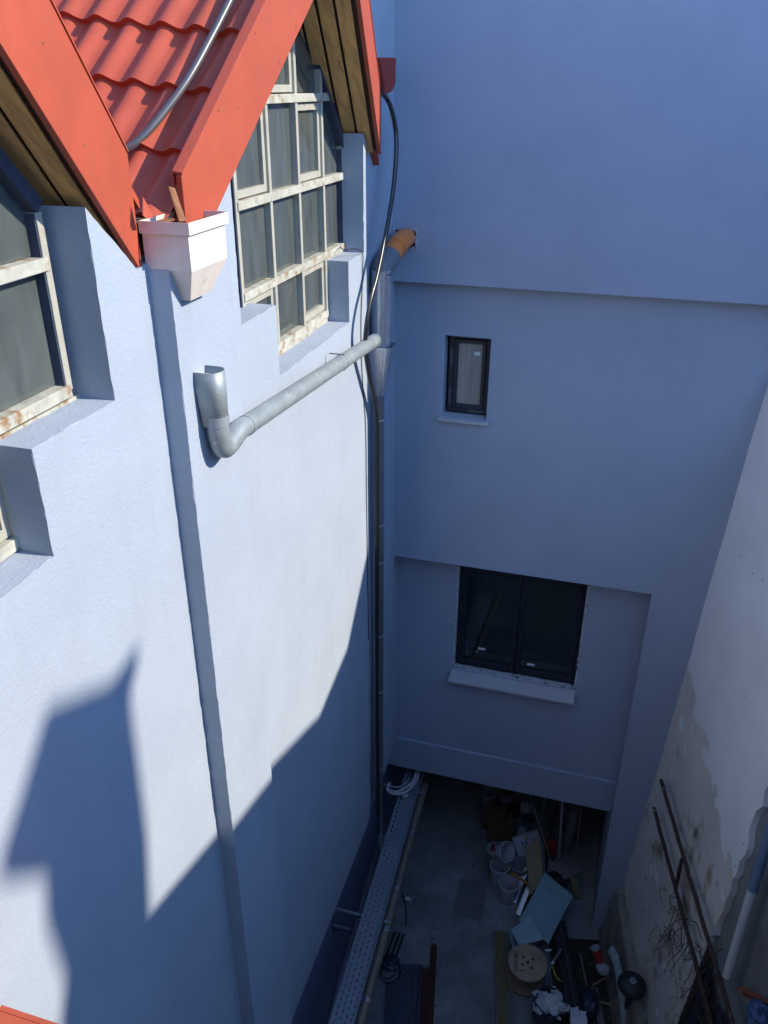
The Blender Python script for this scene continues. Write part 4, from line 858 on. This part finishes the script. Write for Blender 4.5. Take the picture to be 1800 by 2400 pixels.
# black plastic gutter channel with papers on it
A, B = G(z6(1165, 1040), .28), G(z6(1285, 1690), .16); d = (B-A).normalized(); x = d.cross(Vector((0, 0, 1))).normalized()
GT = thing('plastic_channel', 'long black plastic gutter channel lying on the heap', 'channel', tuple(B)); MB().bar(A, B, .20, .006).build('channel_base', 'blacksteel', GT)
for s in (-1, 1): MB().bar(A+x*s*.10+Vector((0, 0, .03)), B+x*s*.10+Vector((0, 0, .03)), .006, .06).build('channel_lip', 'blacksteel', GT)
MB().bar(A-x*.03+Vector((0, 0, .012)), B-x*.03+Vector((0, 0, .012)), .006, .02).build('rib', 'greypvc', GT)
sheet([(1238, 1562), (1289, 1555), (1306, 1700), (1248, 1700)], (.245, .245, .23, .23), .002, 'paper', 'paper_sheet', 'white printed paper strip lying flat inside the black channel', 'paper')
sheet([(1293, 1578), (1336, 1583), (1350, 1700), (1306, 1700)], (.25, .25, .235, .235), .002, 'paper', 'paper_sheet', 'white printed paper strip lying over the lip of the black channel', 'paper')
o = MB().tube(bez([G(z6(*p), z) for p, z in (((1192, 1208), .34), ((1155, 1262), .33), ((1122, 1325), .28), ((1105, 1400), .2), ((1100, 1470), .1))], 6), .02, 12).build('flexible_conduit', 'greypvc', smooth=True); tag(o, 'grey flexible conduit end rising beside the cable drum', 'conduit')
c = G(z6(1138, 1293), .325); o = MB().tube([c+Vector((-.008, .012, 0)), c+Vector((.008, -.012, -.004))], .0235, 12).build('tape_ring', 'sticker', smooth=True); tag(o, 'white tape ring wrapped round the flexible conduit', 'tape')
o = MB().tube(bez([G(z6(*p), .15) for p in ((1138, 1315), (1148, 1355), (1168, 1388), (1196, 1408))], 6), .014, 8).build('yellow_strap', 'yellow', smooth=True); tag(o, 'yellow plastic strap in the dark gap beside the drum', 'strap')
sheet([(1085, 1212), (1130, 1210), (1128, 1222), (1100, 1225)], (.2, .2, .2, .2), .004, 'sticker', 'plastic_scrap', 'thin white plastic scrap above the cable drum', 'scrap')
# transparent bag of white offcuts
bcx = G(z6(1120, 1580), .15); BG = MB(); prof_ = [(.05, 0), (.20, .01), (.25, .10), (.25, .22), (.215, .33), (.22, .37), (.205, .37), (.20, .33), (.235, .22), (.235, .10), (.18, .03), (.001, .03)]
BG.lathe(prof_, 28, Matrix.Translation((bcx.x, bcx.y, 0)))
for v in BG.v: a = math.atan2(v.y-bcx.y, v.x-bcx.x); k = 1+.07*math.sin(5*a+v.z*9)+.04*math.sin(11*a-v.z*14); v.x = bcx.x+(v.x-bcx.x)*k; v.y = bcx.y+(v.y-bcx.y)*k
tag(BG.build('rubbish_bag', 'bag', smooth=True), 'dark plastic bag open at the top and full of white offcuts', 'bag')
R3 = random.Random(11)
for k in range(40):
    a, rr = R3.uniform(0, 6.28), .19*math.sqrt(R3.random()); nn = R3.randint(4, 6); sz = R3.uniform(.06, .12); c = Vector((bcx.x+rr*math.cos(a), bcx.y+rr*math.sin(a), .30+.13*R3.random()*(1-rr/.25)))
    E_ = Matrix.Rotation(R3.uniform(-.7, .7), 3, 'X') @ Matrix.Rotation(R3.uniform(-.7, .7), 3, 'Y') @ Matrix.Rotation(R3.uniform(0, 6), 3, 'Z')
    o = MB().slab([c+E_ @ Vector((sz*R3.uniform(.6, 1.1)*math.cos(6.283*q/nn), sz*R3.uniform(.5, .9)*math.sin(6.283*q/nn), 0)) for q in range(nn)], E_ @ Vector((0, 0, R3.uniform(.012, .03)))).build('white_offcut', 'chunk')
    tag(o, 'broken white offcut piled in the open rubbish bag', 'offcut', 'white offcuts in the bag')
o = lump('crumpled_bag', G(z6(1350, 1580), 0), (.12, .2, .16), 'bag', 77, .3); tag(o, 'crumpled black bag against the black channel', 'bag')
# pipe elbow, red can, black dome lamp on its post by the white wall
ep = bez([G(z6(1478, 1208), .98), G(z6(1502, 1240), .95), G(z6(1528, 1330), .82), G(z6(1545, 1430), .70), G(z6(1562, 1580), .5), G(z6(1570, 1700), .3)], 6)
EP = thing('elbow_pipe', 'grey-green plastic pipe with elbow and white collar lying at the foot of the white wall', 'pipe', tuple(ep[-1])); MB().tube(ep, .056, 16).build('pipe_run', 'tealpipe', EP, smooth=True)
MB().tube([ep[7], ep[8]], .062, 16).build('collar', 'plasticwhite', EP, smooth=True); MB().tube([ep[0], ep[4]], .062, 16).build('socket', 'tealpipe', EP, smooth=True)
c = G(z6(1440, 1275), .75); rc = axis_m(c-Vector((.03, -.05, .12)), (-.35, .25, .6)); RD = thing('red_can', 'dented red can with grey lid lying beside the elbow pipe', 'can', tuple(c)); MB().lathe([(.001, 0), (.055, 0), (.06, .02), (.058, .19), (.001, .19)], 20, rc).build('can_body', 'redplastic', RD, smooth=True); MB().lathe([(.063, .185), (.063, .215), (.05, .22), (.001, .215)], 20, rc, False).build('lid', 'tealpipe', RD, smooth=True)
o = lump('crumpled_bag', G(z6(1440, 1325), .6)-Vector((0, 0, .1)), (.09, .08, .07), 'plasticgrey', 81, .4); tag(o, 'greyish crumpled bag under the red can', 'bag')
dc = G((1482, 2304), 1.25); rd = 33*(dc-CAM).dot(cF)/FPX
LM = thing('dome_lamp', 'black metal dome lamp head on a dark post by the white wall', 'lamp', (dc.x, dc.y, 0))
dv = (Vector((dc.x-.05, dc.y-.25, 0))); md = axis_m(dc-Vector((0, 0, .05)), (0, -.10, 1))
MB().lathe([(rd*math.cos(a), rd*.62*math.sin(a)) for a in [math.pi/2*k/12*.98 for k in range(13)]]+[(.001, rd*.62)], 32, md, False).build('dome', 'blacksteel', LM, smooth=True)
MB().lathe([(.05, rd*.60), (.045, rd*.68), (.022, rd*.70), (.02, rd*.78), (.001, rd*.78)], 16, md, False).build('finial', 'galv_dull', LM, smooth=True)
MB().tube([dc-Vector((0, 0, .06)), G((1462, 2400), .05)], .042, 14).build('post', mat('dark_blue_post', (.02, .03, .08), .5), LM, smooth=True)
# rusty rails along the white wall
RL = thing('rusty_railing', 'pair of rusty pipe rails fixed along the white wall', 'railing', tuple(onW(1600, 2000, .12)))
for pts in (((787, 405), (1320, 2212)), ((735, 612), (1165, 2212))):
    A, B = onW(*z7(*pts[0]), .13), onW(*z7(*pts[1]), .13); B = A+(B-A)*1.25; MB().tube([A+(B-A)*(k/24)+Vector((0, 0, .006*math.sin(k*1.9))) for k in range(25)], .023, 12).build('rail', 'rustpipe', RL, smooth=True)
MB().bar(onW(*z7(942, 990), .13), onW(*z7(895, 1215), .13), .04, .03, WNRM).build('cross_strap', 'rustpipe', RL)
for p in ((800, 440), (1000, 1150), (1200, 1830), (760, 690), (960, 1460)): MB().bar(onW(*z7(*p), -.03), onW(*z7(*p), .14), .025, .02).build('wall_bracket', 'rustpipe', RL)
# dry vines hanging on the rails
VN = MB(); R4 = random.Random(9)
def vine(px, py, n, r, dr):
    p = [onW(*z7(px, py), R4.uniform(.05, .2))]
    for k in range(n): p.append(p[-1]+Vector((R4.uniform(-.06, .06), R4.uniform(-.07, .05), R4.uniform(-.16, .05)*dr)))
    VN.tube(bez(p, 3), [r*(1-.6*i/(3*(len(p)-1))) for i in range(3*(len(p)-1)+1)], 5)
for k in range(24):
    t = R4.random(); vine(870+t*260+R4.uniform(-70, 70), 1200+t*700, R4.randint(4, 9), R4.uniform(.003, .007), R4.uniform(.6, 1.6))
for k in range(8): vine(730+R4.uniform(0, 150), 1480+R4.uniform(-10, 40), 6, .004, 1)
# dark lean-to against the white wall near its end, loaded with rotten timber
q = onW(1645, 2213, .09); s0_ = (q-B0).y/WD.y; zt_ = q.z
M['tarboard'] = mat('tarred_boards', (.022, .024, .045), .8, var=.4, vs=6, bump=.4, bs=40)
SH = thing('tarred_board_stack', 'dark tarred boards standing upright against the white wall behind the rails', 'boards', tuple(wp(s0_+.8, 0, .05)))
R8 = random.Random(4)
for k in range(16):
    a = s0_+.13*k; h_ = zt_-(.0 if k == 0 else R8.uniform(0, .5)); o_ = .03+R8.uniform(0, .06)
    MB().slab([wp(a, 0, o_), wp(a+.124, 0, o_), wp(a+.124, h_-R8.uniform(0, .06), o_), wp(a+.004, h_, o_)], -WNRM*.025).build('board', 'tarboard' if k % 3 else 'rottimber', SH)
R5 = random.Random(21)
tl = ['long straight', 'split', 'mossy', 'short', 'crooked', 'thick', 'thin', 'bark covered', 'pale ended']
for k in range(9):
    a = s0_+R5.uniform(.1, .6); o0 = R5.uniform(.02, .12); L_ = R5.uniform(.8, 1.7); w = R5.uniform(.025, .06); n = 9; z_ = zt_-.35-.14*k
    pts = [wp(a+L_*i/n, 0, o0+(R5.uniform(-.02, .08))*i/n)*1.0 for i in range(n+1)]; pts = [Vector((p.x+.053*zt_, p.y, z_+R5.uniform(-.012, .012)+.1*(i/n)*(k % 2))) for i, p in enumerate(pts)]
    tag(MB().tube(pts, [w*R5.uniform(.8, 1.1) for _ in pts], 7).build('rotten_timber', 'rottimber'), tl[k]+' rotten timber lying on the dark tarred boards under the vines', 'timber')
A, B = onW(1733, 2315, .10), onW(1815, 2354, .10); T = thing('rusty_beam', 'rust-red steel angle fixed on the bare concrete wall', 'beam', tuple(A))
M['redrust'] = mat('red_rust', (.22, .065, .035), .8, var=.35, vs=12, bump=.5, bs=50)
dd = (B-A).normalized(); MB().bar(A, B+dd*.8, .07, .012).build('flat_leg', 'redrust', T); MB().bar(A+Vector((0, 0, -.04))-WNRM*.03, B+dd*.8+Vector((0, 0, -.04))-WNRM*.03, .012, .08).build('upright_leg', 'redrust', T)
M['bluetarp'] = mat('blue_tarpaulin', (.035, .08, .17), .6, var=.25, vs=8)
o = lump('blue_tarpaulin', onW(1782, 2395, .10)-Vector((0, 0, .12)), (.12, .14, .16), 'bluetarp', 91, .4); tag(o, 'crumpled blue tarpaulin bundle hanging under the rust-red steel angle', 'tarpaulin')
for k in range(16): vine(1000+R4.uniform(-60, 260), 1560+R4.uniform(0, 450), R4.randint(5, 9), R4.uniform(.003, .006), R4.uniform(.5, 1.2))
tag(VN.build('dry_vine', 'vine', smooth=True), 'tangle of dry leafless vines hanging on the rusty rails', 'vine')
# sticks and damp soil with stones along the plinth
SO = MB(); R6 = random.Random(2); n = 26; vs = []
for i in range(n+1):
    for j in range(9):
        s = .15+4.0*i/n; o = .12+.85*j/8; edge = min(1, 4*(1-j/8), 4*i/n, 4*(1-i/n)+.001); p = wp(s, 0, o); vs.append((p.x, p.y, .004+max(0, edge)*(.035+.03*R6.random())))
SO.add(vs, [(i*9+j, (i+1)*9+j, (i+1)*9+j+1, i*9+j+1) for i in range(n) for j in range(8)]); so_ = SO.build('damp_soil', 'soil', smooth=True); so_['kind'] = 'stuff'; so_['label'] = 'damp dark soil and litter along the foot of the white wall'; so_['category'] = 'soil'
ST = MB()
for k in range(420):
    p = wp(R6.uniform(.3, 4.0), 0, R6.uniform(.2, .9)); r = R6.uniform(.006, .024); q = [Vector((R6.uniform(-1, 1), R6.uniform(-1, 1), R6.uniform(-.6, .8))).normalized()*r for _ in range(6)]
    b_ = [Vector((1, 0, 0)), Vector((0, 1, 0)), Vector((-1, 0, 0)), Vector((0, -1, 0)), Vector((0, 0, 1)), Vector((0, 0, -1))]; c = Vector((p.x, p.y, .05))
    ST.add([c+bb*r+qq*.5 for bb, qq in zip(b_, q)], [(0, 1, 4), (1, 2, 4), (2, 3, 4), (3, 0, 4), (1, 0, 5), (2, 1, 5), (3, 2, 5), (0, 3, 5)])
st_ = ST.build('stones', 'stone', weld=False); st_['kind'] = 'stuff'; st_['label'] = 'scattered small stones in the damp soil'; st_['category'] = 'stones'
plank((1385, 1440), .07, (1440, 1720), .06, .10, .03, 'greytimber', 'plank', 'grey plank lying in the damp soil')
plank((1375, 1430), .12, (1450, 1385), .12, .02, .02, 'timber', 'stick', 'broken pale stick lying in the soil near the black channel', 'stick')
plank((1300, 1235), .22, (1340, 1430), .1, .022, .02, 'greytimber', 'stick', 'bent grey stick standing in the soil beside the black channel', 'stick')
plank((1390, 1520), .08, (1490, 1545), .07, .03, .02, 'timber', 'stick', 'short pale stick lying across the grey plank', 'stick')

# grit and scraps on the concrete
GR = MB(); R7 = random.Random(31)
for k in range(520):
    p = Vector((R7.uniform(-2.2, 1.0), R7.uniform(4.6, 9.6), .004)); r = R7.uniform(.003, .012)*(2 if R7.random() < .05 else 1); n = R7.randint(3, 5)
    GR.slab([p+Vector((r*R7.uniform(.5, 1.3)*math.cos(6.283*q/n), r*R7.uniform(.5, 1.3)*math.sin(6.283*q/n), 0)) for q in range(n)], (0, 0, r*R7.uniform(.3, .8)))
gr_ = GR.build('grit', 'stone', weld=False); tag(gr_, 'grit and small scraps scattered over the concrete floor', 'grit', kind='stuff')
